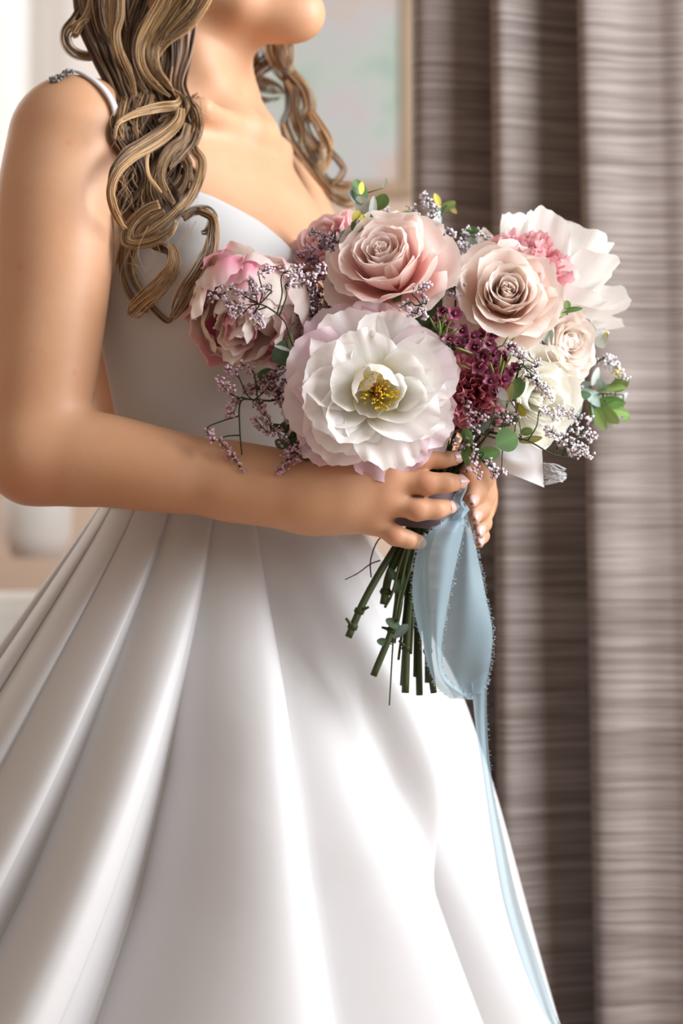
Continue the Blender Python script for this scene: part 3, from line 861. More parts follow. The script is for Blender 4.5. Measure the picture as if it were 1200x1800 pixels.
# the near side, falling over the shoulder: dark underlayer first
for i in range(18):
    x0 = r_.uniform(145, 345)
    xm = 150 + (x0 - 150) * .62 + 58
    pts = [(x0, -170), (x0 - 4, -60), (x0 * .9 + xm * .1, 30), (x0 * .5 + xm * .5, 95), (xm - 4, 150), (xm + 12, 195), (xm + r_.uniform(-14, 24), 250)]
    lock(pts, [40, 42, 40, 34, 28, 24, 20], [.03, .03, .02, .014, .012, .012], (DK * .8, MD), .35, n=14, taper=.2, seed=100 + i)
for i in range(13):
    x0 = r_.uniform(222, 330)
    ph = r_.uniform(0, 6)
    pts = [(x0 + 22 * math.sin(ph + k * 1.35) + (k * -1.5), 170 + k * 36) for k in range(7)]
    lock(pts, [26, 28, 28, 24, 20, 16], .010, (DK * .8, MD), .3, n=12, seed=130 + i)
N = [
 # (points, width, lift, bias)
 ([(150, -80), (152, -10), (136, 30), (116, 56), (117, 78), (134, 95), (165, 100), (188, 97)], [20, 22, 22, 18, 17, 15, 12], .03, .30),
 ([(165, -60), (160, 0), (150, 30), (134, 48), (132, 62), (146, 40), (158, 34)], [14, 15, 14, 12, 12, 10], .035, .65),
 ([(175, -90), (168, -20), (172, 30), (186, 70), (205, 100), (222, 128)], [26, 28, 24, 22, 18], .035, .15),
 ([(205, -90), (198, -10), (196, 40), (204, 85), (222, 120), (236, 150)], [22, 22, 20, 18, 14], .045, .45),
 ([(212, -60), (214, 20), (206, 60), (214, 100), (232, 140), (240, 172)], [10, 12, 12, 10, 8], .05, .62),
 ([(262, -90), (248, -10), (232, 40), (226, 90), (236, 135), (262, 170)], [30, 32, 28, 24, 18], .04, .12),
 ([(300, -90), (290, -10), (266, 36), (247, 72), (245, 104), (258, 134), (284, 160), (302, 172)], [24, 26, 24, 20, 18, 14, 10], .048, .62),
 ([(330, -90), (326, -20), (300, 24), (277, 60), (268, 92), (274, 124), (294, 150), (306, 160)], [26, 26, 24, 20, 18, 15, 12], .044, .70),
 ([(372, -90), (366, -24), (348, 16), (326, 46), (296, 68), (276, 92), (268, 120), (282, 148)], [24, 26, 24, 22, 18, 15, 12], .040, .66),
 ([(352, -80), (340, -10), (316, 30), (292, 58), (280, 84)], [20, 22, 20, 16, 10], .05, .30),
 ([(232, 130), (222, 160), (214, 190), (210, 220), (216, 250)], [22, 22, 20, 16, 10], .014, .55),
 ([(246, 140), (240, 170), (230, 200), (232, 230), (244, 262)], [22, 24, 22, 18, 12], .017, .55),
 ([(262, 150), (258, 180), (246, 208), (248, 236)], [20, 22, 18, 12], .020, .35),
 # the knot of curls at the collar bone
 ([(300, 158), (318, 170), (312, 184), (280, 188), (246, 196), (222, 206), (205, 220), (202, 250)], [14, 16, 17, 15, 12, 8, 6], .032, .66),
 ([(308, 165), (324, 182), (318, 200), (296, 206), (276, 214)], [14, 18, 18, 14, 10], .03, .35),
 ([(322, 172), (342, 196), (346, 224), (336, 250), (314, 276), (296, 300)], [14, 20, 22, 22, 18, 12], .022, .22),
 ([(318, 190), (314, 212), (292, 236), (262, 256), (232, 274), (206, 300), (194, 332), (198, 362), (212, 392), (224, 404)], [14, 20, 22, 22, 20, 17, 15, 14, 12], .036, .80),
 ([(300, 206), (284, 228), (252, 250), (222, 268), (200, 296), (190, 330)], [14, 16, 14, 13, 12, 9], .03, .22),
 ([(330, 218), (322, 244), (298, 264), (284, 290), (282, 318), (294, 344), (308, 360)], [16, 18, 18, 16, 15, 13], .028, .36),
 ([(268, 236), (262, 262), (258, 286), (262, 310), (278, 332), (284, 340)], [5, 6, 6, 5, 4], .036, .85),
 ([(340, 236), (340, 262), (352, 282), (350, 310), (338, 340), (318, 366), (296, 388), (262, 412), (228, 422)], [12, 16, 18, 18, 18, 20, 20, 16], .026, .60),
 ([(306, 240), (318, 268), (330, 292), (326, 322), (312, 350)], [12, 15, 16, 14, 10], .020, .42),
 ([(276, 250), (262, 290), (250, 322), (248, 352), (240, 380)], [16, 20, 20, 18, 12], .016, .14),
 ([(292, 262), (272, 300), (268, 336), (282, 366), (296, 384)], [14, 18, 18, 14, 10], .018, .20),
 # middle ring
 ([(280, 358), (258, 366), (236, 384), (222, 408), (222, 424), (240, 430), (272, 424), (300, 406), (312, 384)], [16, 18, 18, 17, 17, 18, 17, 14], .030, .52),
 ([(290, 372), (266, 384), (246, 400), (240, 416), (262, 418), (284, 404)], [16, 20, 20, 18, 16, 10], .024, .60),
 ([(208, 372), (216, 392), (232, 412), (256, 426), (290, 436)], [12, 13, 14, 12, 8], .016, .18),
 ([(262, 428), (286, 436), (300, 446), (296, 460)], [14, 16, 14, 8], .020, .10),
 # lower curls
 ([(220, 424), (214, 452), (216, 484), (228, 516), (246, 540), (262, 548)], [9, 10, 10, 10, 9], .016, .30),
 ([(238, 430), (230, 462), (236, 492), (254, 522), (276, 548), (294, 564), (304, 558)], [10, 12, 12, 11, 10, 9], .018, .38),
 ([(300, 430), (306, 448), (302, 474), (282, 502), (256, 526), (234, 548), (228, 556)], [12, 22, 30, 32, 30, 22], .030, .58),
 ([(322, 384), (340, 372), (362, 370), (374, 382), (368, 404), (352, 410)], [14, 17, 17, 16, 13], .026, .30),
 ([(350, 372), (372, 384), (374, 412), (368, 446), (350, 480), (330, 512), (314, 542), (298, 566)], [12, 16, 22, 28, 32, 32, 26], .028, .42),
]
for pts, w, lf, bi in N:
    lock(pts, w, lf, (DK, LT), bi)
for pts in ([(238, 150), (252, 180), (262, 200), (275, 214)], [(330, 205), (352, 196), (378, 214), (384, 236)], [(338, 258), (356, 262), (370, 254)],
            [(310, 40), (330, 60), (326, 100), (318, 120)], [(300, 60), (315, 95), (330, 118)], [(355, 14), (370, 18), (378, 8)], [(345, 388), (338, 400), (334, 416)],
            [(222, 462), (240, 466), (258, 472)], [(268, 180), (290, 170), (314, 158)], [(310, 440), (320, 420), (330, 412)]):
    strand(pts)

for i in range(26):      # loose single hairs round the curls
    x0, y0 = r_.uniform(205, 345), r_.uniform(150, 480)
    ph = r_.uniform(0, 6); am = r_.uniform(8, 22)
    strand([(x0 + am * math.sin(ph + k * .9), y0 + k * 17) for k in range(6)], lift=r_.uniform(.018, .040), w=.00018, c=MD * (1 - (q_ := r_.random())) + LT * q_)
# the far side, behind the neck and down over the other shoulder
Fa = [
 ([(462, -60), (470, 30), (486, 78), (476, 110), (456, 128), (448, 150), (470, 160), (504, 164)], [18, 18, 16, 14, 12, 10, 8], .236, .30),
 ([(480, -60), (492, 30), (500, 66), (496, 96), (508, 124), (528, 150), (544, 182), (556, 214)], [20, 20, 18, 16, 14, 14, 10], .226, .55),
 ([(505, 140), (520, 172), (516, 204), (524, 236), (544, 262), (556, 292), (580, 316)], [10, 12, 12, 12, 12, 10], .212, .45),
 ([(430, -80), (440, 0), (442, 60), (434, 100), (432, 140), (444, 168), (470, 176), (500, 170)], [12, 13, 12, 10, 9, 9, 7], .235, .08),
 ([(440, -80), (458, -10), (474, 50), (476, 90), (490, 118), (505, 140), (520, 158), (540, 176)], [18, 20, 20, 18, 16, 14, 12], .23, .45),
 ([(450, -80), (470, 0), (488, 48), (502, 80), (506, 106), (500, 126)], [20, 22, 20, 16, 10], .225, .72),
 ([(480, -80), (482, 0), (480, 70), (470, 100), (452, 112), (440, 128), (456, 136), (490, 150), (502, 168)], [20, 20, 18, 14, 12, 9, 8, 8], .24, .28),
 ([(446, 60), (448, 110), (440, 140), (460, 150), (490, 162)], [14, 14, 12, 8], .245, .35),
 ([(500, 120), (504, 150), (506, 190), (498, 220), (510, 250), (536, 282), (556, 306)], [9, 10, 10, 10, 12, 10], .215, .25),
 ([(512, 130), (534, 156), (542, 186), (534, 216), (544, 240), (560, 262), (566, 290)], [14, 16, 18, 18, 16, 12], .21, .68),
 ([(520, 150), (518, 190), (530, 226), (532, 252), (548, 286), (570, 320), (590, 352)], [9, 10, 11, 12, 12, 10], .205, .30),
 ([(545, 196), (562, 226), (574, 252), (572, 282), (562, 302), (568, 322)], [12, 15, 15, 13, 10], .205, .55),
 ([(562, 230), (578, 262), (596, 282), (604, 298), (596, 314), (578, 330)], [8, 9, 9, 9, 8], .205, .35),
 ([(560, 300), (572, 318), (600, 326), (628, 324)], [8, 10, 12, 12], .21, .50),
 ([(572, 330), (584, 346), (606, 356), (626, 358)], [9, 12, 14, 14], .205, .55),
 ([(500, 215), (516, 252), (546, 292), (574, 330), (592, 356)], [9, 10, 11, 11, 9], .195, .40),
]
for pts, w, y, bi in Fa:
    lock(pts, [q * 1.5 for q in w], .01, (DK, LT), bi, Y=y, n=24)
# ------------------------------------------------------------------ flowers
petal_m = attr_material('petal', .62, .25, .46, .22)
leaf_m = attr_material('leaf', .5, .35, .18, .25)
stem_m = attr_material('stem', .55, .3, 0.0)
yellow_m = attr_material('stamen', .6, .2, .1)
fuzz_m = attr_material('floret', .75, .15, .2)
STEM_C = np.array([.045, .060, .018])
BIND = at(772, 862, -.048)

def orient(base, normal, roll=0.0):
    z = Vector(normal).normalized()
    up = Vector((0, 0, 1)) if abs(z.z) < .95 else Vector((0, 1, 0))
    x = up.cross(z).normalized(); y = z.cross(x)
    M = Matrix((x, y, z)).transposed().to_4x4() @ Matrix.Rotation(roll, 4, 'Z')
    M.translation = Vector(base)
    return M

def petal(L, W, a0, a1, phi, Rc, r0=.003, z0=0.0, ruf=.0015, notch=.05, cols=None, nu=15, nv=14, bshape=.22, round_=.30, rp=2.6, rnd=None, curl=0.0, side=0.0, freq=7, wexp=.75):
    """one petal in flower space (axis +Z): a0,a1 = angle from the axis at base and tip (deg), Rc = cup radius, curl = rolled-back rim"""
    r_ = rnd
    u = np.linspace(-1, 1, nu); v = np.linspace(0, 1, nv)
    U, Vv = np.meshgrid(u, v)
    ph = r_.uniform(0, 6.28, 6)
    edge = 1 - round_ * np.abs(U) ** rp + notch * (np.sin(U * 3.1 + ph[0]) * .5 + np.sin(U * freq * 1.7 + ph[1]) * .35 + np.sin(U * freq * 3.3 + ph[5]) * .30)
    tt = Vv * edge
    ts = np.linspace(0, 1.25, 60)
    an = np.radians(a0 + (a1 - a0) * ts ** 1.15 + curl * np.clip((ts - .72) / .28, 0, 1.4) ** 1.5)
    rho = r0 + np.r_[0, np.cumsum((np.sin(an[1:]) + np.sin(an[:-1])) / 2)] * L * (ts[1] - ts[0])
    zz = z0 + np.r_[0, np.cumsum((np.cos(an[1:]) + np.cos(an[:-1])) / 2)] * L * (ts[1] - ts[0])
    R_, Z_, A_ = np.interp(tt, ts, rho), np.interp(tt, ts, zz), np.interp(tt, ts, an)
    w = W * (bshape + (1 - bshape) * np.sin(np.pi / 2 * np.clip(Vv, 0, 1) ** wexp))
    s = U * w
    Rl = Rc
    sx = Rl * np.sin(s / Rl); inn = Rl * (1 - np.cos(s / Rl))
    rf = ruf * Vv ** 2 * (np.sin(U * freq + ph[2]) + .6 * np.sin(U * freq * 1.9 + Vv * 3 + ph[3])) * (.5 + .8 * np.abs(U))
    rf += ruf * .8 * np.sin(Vv * 5 + ph[4]) * np.sin(U * 2.3 + ph[0])
    inn = inn + rf
    rad = R_ - np.cos(A_) * inn; zc = Z_ + np.sin(A_) * inn
    sx = sx + side * Vv ** 2 * W
    x = rad * math.cos(phi) - sx * math.sin(phi); y = rad * math.sin(phi) + sx * math.cos(phi)
    V = np.stack([x, y, zc], -1).reshape(-1, 3)
    C = cols(U, Vv, r_).reshape(-1, 3) if cols else None
    UV = np.stack([U * .5 + .5, Vv], -1).reshape(-1, 2)
    return V, grid_faces(nu, nv), C, UV

def mixc(a, b_, t):
    t = np.clip(t, 0, 1)[..., None]; return np.asarray(a) * (1 - t) + np.asarray(b_) * t
def sstep(x, a, b_):
    t = np.clip((x - a) / (b_ - a), 0, 1); return t * t * (3 - 2 * t)

def add_petal(root, pd, mat=None, name='petal'):
    V, F, C, UV = pd
    return obj(name, V, F, mat or petal_m, root, C, UV)

def stem_for(root, base, bend, low, rad=.0028, node=None, end_cut=True, bound=None, nm='stem'):
    """flower stem in world space: flower base -> binding point -> cut end"""
    b0 = np.asarray(base, float); n_ = np.asarray(bend, float); n_ /= np.linalg.norm(n_)
    bp_ = BIND + np.asarray(bound if bound is not None else (0, 0, 0))
    P = [b0 + n_ * .004, b0 - n_ * .02, b0 * .35 + (bp_ + [0, 0, .05]) * .65, bp_]
    P += [np.asarray(q, float) for q in low]
    C = catmull(np.array(P), 44)
    mb = MB(); mb.tube(C, np.full(44, rad), 8, STEM_C * random.uniform(.8, 1.25))
    for t in (node or []):
        i = int(t * 43); mb.tube(np.array([C[i] - [0, 0, .003], C[i], C[i] + [0, 0, .003]]), [rad, rad * 1.45, rad], 8, STEM_C * .8)
        d = np.array([random.uniform(-1, 1), -.5, random.uniform(.2, 1)]); d /= np.linalg.norm(d)
        mb.tube(np.array([C[i], C[i] + d * rad * 3.2]), [rad * .7, rad * .35], 6, STEM_C * .9)
    inv = root.matrix_world.inverted()
    return mb.build(nm, stem_m, root, inv=inv)

WHITE = np.array([.94, .925, .90]); CREAM = np.array([.95, .89, .68]); YEL = np.array([.80, .72, .36]); LIL = np.array([.90, .66, .78]); PNK = np.array([.80, .50, .52])
def col_peony(tint, amt, base=CREAM):
    def f(U, V, r_):
        c = mixc(base, WHITE, sstep(V, .15, .6))
        a = amt * r_.uniform(.5, 1.2)
        m = sstep(V, .25, .9) * a * (.7 + .5 * np.abs(U) + .2 * np.sin(U * 5 + r_.uniform(0, 6)))
        return mixc(c, tint, m)
    return f

def stamens(root, n, zc, ln, spread, rnd, center=(0, 0)):
    mb = MB()
    for i in range(n):
        a = rnd.uniform(0, 6.28); q = math.sqrt(rnd.random()) * spread
        b0 = np.array([center[0] + math.cos(a) * q * .35, center[1] + math.sin(a) * q * .35, zc])
        tip = np.array([center[0] + math.cos(a) * q, center[1] + math.sin(a) * q, zc + ln * rnd.uniform(.7, 1.1) * (1 - .25 * (q / spread) ** 2)])
        mid = (b0 + tip) / 2 + rnd.normal(0, .0012, 3)
        C = catmull(np.array([b0, mid, tip]), 5)
        mb.tube(C, .00035, 4, (.92, .74, .16))
        d = (tip - mid); d /= np.linalg.norm(d)
        mb.tube(np.array([tip - d * .0008, tip + d * .0006, tip + d * .0028, tip + d * .0038]), [.0004, .0008, .0007, .0003], 5, np.array([.96, .72, .06]) * rnd.uniform(.8, 1.1))
    tag(mb.build('stamens', yellow_m, root), kind='stuff')
    for k in range(3):
        a = k * 2.1 + .4
        C = catmull(np.array([[center[0] + math.cos(a) * .001, center[1] + math.sin(a) * .001, zc], [center[0] + math.cos(a) * .003, center[1] + math.sin(a) * .003, zc + ln * .55],
                              [center[0] + math.cos(a) * .0042, center[1] + math.sin(a) * .0042, zc + ln * .95]]), 8)
        m2 = MB(); V, F = tube(C, np.array([.0018, .0023, .0024, .002, .0016, .0013, .0012, .0007]), 8)
        cc = mixc((.55, .55, .16), (.60, .06, .07), np.repeat(np.linspace(-.3, 1.4, 8), 8)); m2.add(V, F, cc); m2.build('carpel', yellow_m, root)

# ---- A: big open white peony facing the camera
rA = np.random.default_rng(21)
nA = (.06, -1.0, .10)
bA = at(655, 690, -.112)
KA = 0
A = thing('peony', 'large fully open white peony with lilac outer petals and yellow stamens', 'flower', mat=orient(bA, nA))
def ring_petals(root, n, rnd, L, W, a0, a1, Rc, ruf, notch, cols, r0=.003, z0=0., off=None, jl=.10, ja=7, **kw):
    off = rnd.uniform(0, 6.28) if off is None else off
    for i in range(n):
        phi = off + i * 2 * math.pi / n + rnd.normal(0, .13)
        l_ = L * (1 + rnd.normal(0, jl)); w_ = W * (1 + rnd.normal(0, .10)); da = rnd.normal(0, ja)
        add_petal(root, petal(l_, w_, a0 + da, a1 + da * 1.3, phi, Rc * rnd.uniform(.8, 1.3), r0, z0 + rnd.normal(0, .001), ruf, notch * rnd.uniform(.6, 1.4), cols, rnd=rnd, side=rnd.normal(0, .10), **kw))
KA = dict(nu=21, nv=16)
ring_petals(A, 9, rA, .069, .030, 82, 98, .080, .0024, .032, col_peony(LIL, .95), .004, -.012, jl=.04, **KA)
ring_petals(A, 8, rA, .064, .030, 72, 90, .060, .0024, .040, col_peony(LIL, .55), .004, -.007, jl=.05, **KA)
ring_petals(A, 8, rA, .058, .029, 64, 80, .046, .0024, .042, col_peony(LIL, .16), .004, -.003, **KA)
ring_petals(A, 7, rA, .052, .027, 60, 64, .036, .0020, .038, col_peony(LIL, .05), .004, .0, **KA)
ring_petals(A, 5, rA, .044, .0235, 72, 34, .026, .0014, .034, col_peony(WHITE, .0, YEL), .004, .002, **KA)
# a few small inner petals leaning over the stamens
for phi, L, W, a0, a1 in ((1.05, .050, .021, 62, -58), (2.75, .044, .019, 64, -44), (-.25, .040, .018, 66, -8), (4.35, .030, .0135, 74, 8), (2.35, .034, .012, 48, -56), (3.7, .046, .022, 80, 50)):
    add_petal(A, petal(L, W, a0, a1, phi, .018, .003, .004, .001, .05, col_peony(WHITE, 0, CREAM), rnd=rA))
stamens(A, 105, .008, .023, .0145, rA, (.003, -.002))

# ---- B: pink and cream peony, half open, on the left
rB = np.random.default_rng(33)
MAG = np.array([.90, .22, .42]); PEA = np.array([.95, .76, .62])
def col_pink(U, V, r_):
    c = mixc(PEA, np.array([.96, .89, .82]), sstep(V, .1, .7) * np.ones_like(U))
    k = r_.uniform(.1, 1)
    streak = sstep(np.sin(U * r_.uniform(1, 3) + r_.uniform(0, 6)) * .6 + np.sin(V * 4 + r_.uniform(0, 6)) * .5, -.1, .9)
    c = mixc(c, MAG, streak * (.55 + .45 * k) * sstep(V, .15, .6))
    return mixc(c, np.array([.88, .80, .80]), sstep(V, .86, 1.0) * .6)
axB = np.array([-.20, -.84, -.46]); axB /= np.linalg.norm(axB)
bB = at(436, 552, -.066) - axB * .033
B = thing('peony', 'pink and cream streaked peony, half open, with lavender sprig across it', 'flower', mat=orient(bB, axB))
ring_petals(B, 8, rB, .070, .029, 106, -8, .050, .0024, .032, col_pink, .004, -.002, jl=.08)
ring_petals(B, 8, rB, .080, .028, 100, -40, .046, .0026, .035, col_pink, .004, .0, jl=.08)
ring_petals(B, 7, rB, .080, .026, 94, -52, .040, .0026, .04, col_pink, .004, .002, jl=.10)
ring_petals(B, 8, rB, .074, .023, 80, -48, .032, .0024, .045, col_pink, .004, .004, jl=.10)
ring_petals(B, 8, rB, .066, .019, 50, -34, .024, .0020, .05, col_pink, .003, .006, jl=.10)
ring_petals(B, 7, rB, .062, .017, 24, -18, .020, .0020, .05, col_pink, .003, .006, jl=.10)
ring_petals(B, 5, rB, .058, .014, 8, -8, .016, .0018, .05, col_pink, .002, .006, jl=.10)
stamens(B, 40, .020, .034, .012, rB)

# ---- E: white peony at the back, fanning up beside the drape
rE = np.random.default_rng(45)
bE = at(946, 543, .022)
E_ = thing('peony', 'white ruffled peony with a blush base fanning up in front of the drape', 'flower', mat=orient(bE, (.30, -.32, .82)))
cE = col_peony(np.array([.86, .74, .74]), .06, np.array([.84, .60, .60]))
KE = dict(freq=4.4, bshape=.42, round_=.27, rp=2.8, nu=21)
ring_petals(E_, 7, rE, .069, .034, 88, 56, .060, .0030, .03, cE, .006, -.012, jl=.06, ja=4, **KE)
ring_petals(E_, 7, rE, .077, .035, 70, 30, .056, .0030, .03, cE, .006, -.006, jl=.05, ja=4, **KE)
ring_petals(E_, 7, rE, .081, .034, 54, 14, .050, .0030, .03, cE, .006, -.002, jl=.05, ja=4, **KE)
ring_petals(E_, 6, rE, .080, .031, 38, 2, .044, .0028, .03, cE, .005, .0, jl=.06, ja=4, **KE)
ring_petals(E_, 5, rE, .074, .027, 22, -4, .036, .0026, .03, cE, .004, .0, jl=.06, ja=4, **KE)

# ---- roses
def col_rose(inner, outer, rim, amt=.7):
    def f(U, V, r_):
        c = mixc(inner, outer, sstep(V, .25, .95) * amt + .1 * r_.uniform(-1, 1))
        return mixc(c, rim, sstep(V, .90, 1.0) * .6 + .25 * sstep(np.abs(U), .75, 1.))
    return f
def rose(label, base, normal, R, seed, inner, outer, rim, roll=0., open_=1.0, n_in=13):
    rn = np.random.default_rng(seed)
    rt = thing('rose', label, 'flower', mat=orient(base, normal, roll))
    H = R * 1.02
    cf = col_rose(inner, outer, rim)
    # tight spiral heart
    for i in range(n_in):
        t = i / (n_in - 1)
        phi = i * 2.399 + rn.normal(0, .1)
        r_in = R * (.045 + .30 * t ** 1.1)
        Lp = H * (.80 + .10 * t)
        w_ = max(R * .17, r_in * 1.55)
        a1 = -2 + 10 * t
        add_petal(rt, petal(Lp, w_, 2 + 24 * t, -14 + 18 * t, phi, max(r_in * 1.02, R * .06), r_in * .55, H * .12 * (1 - t), .0005, .02, cf, rnd=rn, round_=.10, bshape=.75, curl=8 + 22 * t, nu=13))
    # mid and outer petals
    for k, (n_, r_in, Lf, a0, a1, wf, cu, rcf) in enumerate(((5, .26, .98, 34, 2, .56, 42, .46), (5, .30, 1.04, 48, 10, .62, 58, .58), (6, .32, 1.12, 62, 24, .66, 62, .80), (5, .33, 1.14, 78, 44, .66, 60, 1.1))):
        off = rn.uniform(0, 6)
        for i in range(n_):
            phi = off + i * 2 * math.pi / n_ + rn.normal(0, .12)
            add_petal(rt, petal(R * Lf * rn.uniform(.94, 1.05), R * wf, a0 * open_ + rn.normal(0, 4), a1 * open_ + rn.normal(0, 5), phi, R * rcf, R * r_in * .35, -R * .06 * k, R * .02, .03, cf, rnd=rn, round_=.16, rp=3, bshape=.55, curl=cu * rn.uniform(.7, 1.25), nu=13, nv=12))
    mb = MB()      # sepals and hip
    V, F = tube(np.array([[0, 0, -R * .30], [0, 0, -R * .18], [0, 0, -R * .05]]), [R * .06, R * .17, R * .2], 10); mb.add(V, F, STEM_C)
    mb.build('hip', stem_m, rt)
    for k in range(5):
        add_petal(rt, petal(R * .55, R * .13, 70, 120, k * 1.256, R * .4, R * .12, -R * .12, .0006, .02, lambda U, V, r_: mixc((.12, .17, .06), (.2, .26, .1), V), rnd=rn, nu=5, nv=7, round_=.9, rp=1.2), leaf_m, 'sepal')
    return rt
BL_IN = np.array([.96, .62, .58]); BL_OUT = np.array([.95, .87, .82]); BL_RIM = np.array([.94, .89, .84])
DV_IN = np.array([.93, .70, .60]); DV_OUT = np.array([.92, .84, .78]); DV_RIM = np.array([.94, .89, .85])
bC = at(690, 492, -.072); nC = (-.22, -.74, .52)
Cc = rose('blush pink garden rose opening behind the big white peony', bC, nC, .046, 3, BL_IN, BL_OUT, BL_RIM)
bD = at(884, 534, -.070); nD = (.06, -.92, .26)
Dd = rose('beige blush rose with tight spiral heart, under the coral carnation', bD, nD, .041, 8, DV_IN, DV_OUT, DV_RIM, open_=.92)
bH = at(598, 462, -.005); nH = (-.5, -.5, .6)
Hh = rose('soft pink rose half hidden behind the blush garden rose and dark lavender', bH, nH, .036, 12, np.array([.92, .50, .54]), np.array([.94, .70, .70]), np.array([.92, .80, .77]), open_=.8)
bJ = at(962, 610, -.035); nJ = (.55, -.75, .1)
Jj = rose('small peach blush rose tucked below the beige rose', bJ, nJ, .034, 15, np.array([.92, .76, .66]), np.array([.93, .86, .81]), np.array([.94, .90, .86]), open_=.8)
bI = at(916, 692, -.054); nI = (.42, -.84, -.16)
Ii = rose('creamy white rose with wide petals beside the burgundy waxflowers', bI, nI, .039, 19, np.array([.94, .92, .80]), np.array([.95, .94, .89]), np.array([.95, .95, .92]), open_=1.15, n_in=6)

# ---- carnations
def carnation(label, base, normal, R, seed, c_in, c_out):
    rn = np.random.default_rng(seed)
    rt = thing('carnation', label, 'flower', mat=orient(base, normal))
    def cf(U, V, r_): return mixc(c_in * r_.uniform(.8, 1.1), c_out, sstep(V, .6, 1.0) * r_.uniform(.5, 1))
    for k, (n_, a0, a1, Lf) in enumerate(((10, 70, 88, 1.0), (10, 52, 66, 1.02), (9, 36, 44, 1.0), (8, 20, 26, .96), (5, 6, 10, .92))):
        for i in range(n_):
            phi = i * 2 * math.pi / n_ + rn.normal(0, .25)
            add_petal(rt, petal(R * Lf * rn.uniform(.9, 1.06), R * .36, a0 + rn.normal(0, 7), a1 + rn.normal(0, 10), phi, R * 1.6, R * .05, 0, R * .10, .07, cf, rnd=rn, nu=15, nv=8, round_=.18, bshape=.16, freq=10, wexp=1.3))
    mb = MB(); mb.tube(np.array([[0, 0, -R * .6], [0, 0, -R * .45], [0, 0, R * .05]]), [R * .08, R * .2, R * .22], 10, (.16, .24, .10)); mb.build('calyx', stem_m, rt)
    return rt
bF = at(912, 496, -.046); nF = (.10, -.55, .80)
Ff = carnation('coral pink carnation with frilled petals behind the beige rose', bF, nF, .040, 5, np.array([.90, .27, .33]), np.array([.95, .66, .67]))
bG = at(826, 688, -.082); nG = (.0, -.95, -.05)
Gg = carnation('deep pink carnation squeezed between white peony and burgundy waxflowers', bG, nG, .034, 6, np.array([.72, .15, .24]), np.array([.86, .42, .48]))

# ---- their stems
def low(*pts): return [at(*p) for p in pts]
stem_for(A, bA + np.array(nA) * -.012, nA, low((738, 960, -.058), (718, 1080, -.055), (712, 1218, -.056)), .0030, [.93], bound=at(752, 862, -.056) - BIND)
stem_for(B, bB, axB, low((742, 980, -.050), (748, 1110, -.052), (762, 1218, -.050)), .0028, [.9], bound=at(768, 858, -.048) - BIND)
stem_for(Cc, bC, nC, low((736, 970, -.044), (735, 1100, -.046), (737, 1222, -.044)), .0028, [.85], bound=at(765, 860, -.042) - BIND)
stem_for(Dd, bD, nD, low((722, 960, -.050), (694, 1090, -.060), (656, 1188, -.068)), .0029, [.88], bound=at(760, 866, -.050) - BIND)
stem_for(E_, bE, (.42, -.30, .80), low((696, 960, -.050), (664, 1012, -.060), (636, 1064, -.068), (612, 1120, -.072)), .0030, [.90, .97], bound=at(744, 884, -.046) - BIND)
stem_for(Ff, bF, nF, low((708, 960, -.048), (684, 1010, -.052), (674, 1062, -.056)), .0034, [.95], bound=at(750, 880, -.040) - BIND)
stem_for(Gg, bG, nG, low((722, 970, -.052), (716, 1080, -.050), (708, 1205, -.046)), .0026, bound=at(772, 868, -.058) - BIND)
stem_for(Hh, bH, nH, low((748, 980, -.040), (752, 1090, -.038), (752, 1200, -.036)), .0028, bound=at(770, 858, -.034) - BIND)
stem_for(Jj, bJ, nJ, low((712, 970, -.040), (698, 1060, -.036), (690, 1130, -.034)), .0028, bound=at(790, 860, -.040) - BIND)
stem_for(Ii, bI, nI, low((716, 970, -.056), (700, 1070, -.056), (688, 1120, -.058)), .0030, bound=at(790, 866, -.052) - BIND)
# ------------------------------------------------------------------ lavender-coloured limonium sprigs
def floret(mb, p, d, sc, c, rnd):
    d = d / (np.linalg.norm(d) + 1e-9)
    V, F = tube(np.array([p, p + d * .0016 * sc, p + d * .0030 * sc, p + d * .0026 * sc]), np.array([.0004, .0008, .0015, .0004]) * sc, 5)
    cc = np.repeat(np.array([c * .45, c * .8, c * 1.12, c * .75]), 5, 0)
    mb.add(V, F, cc)

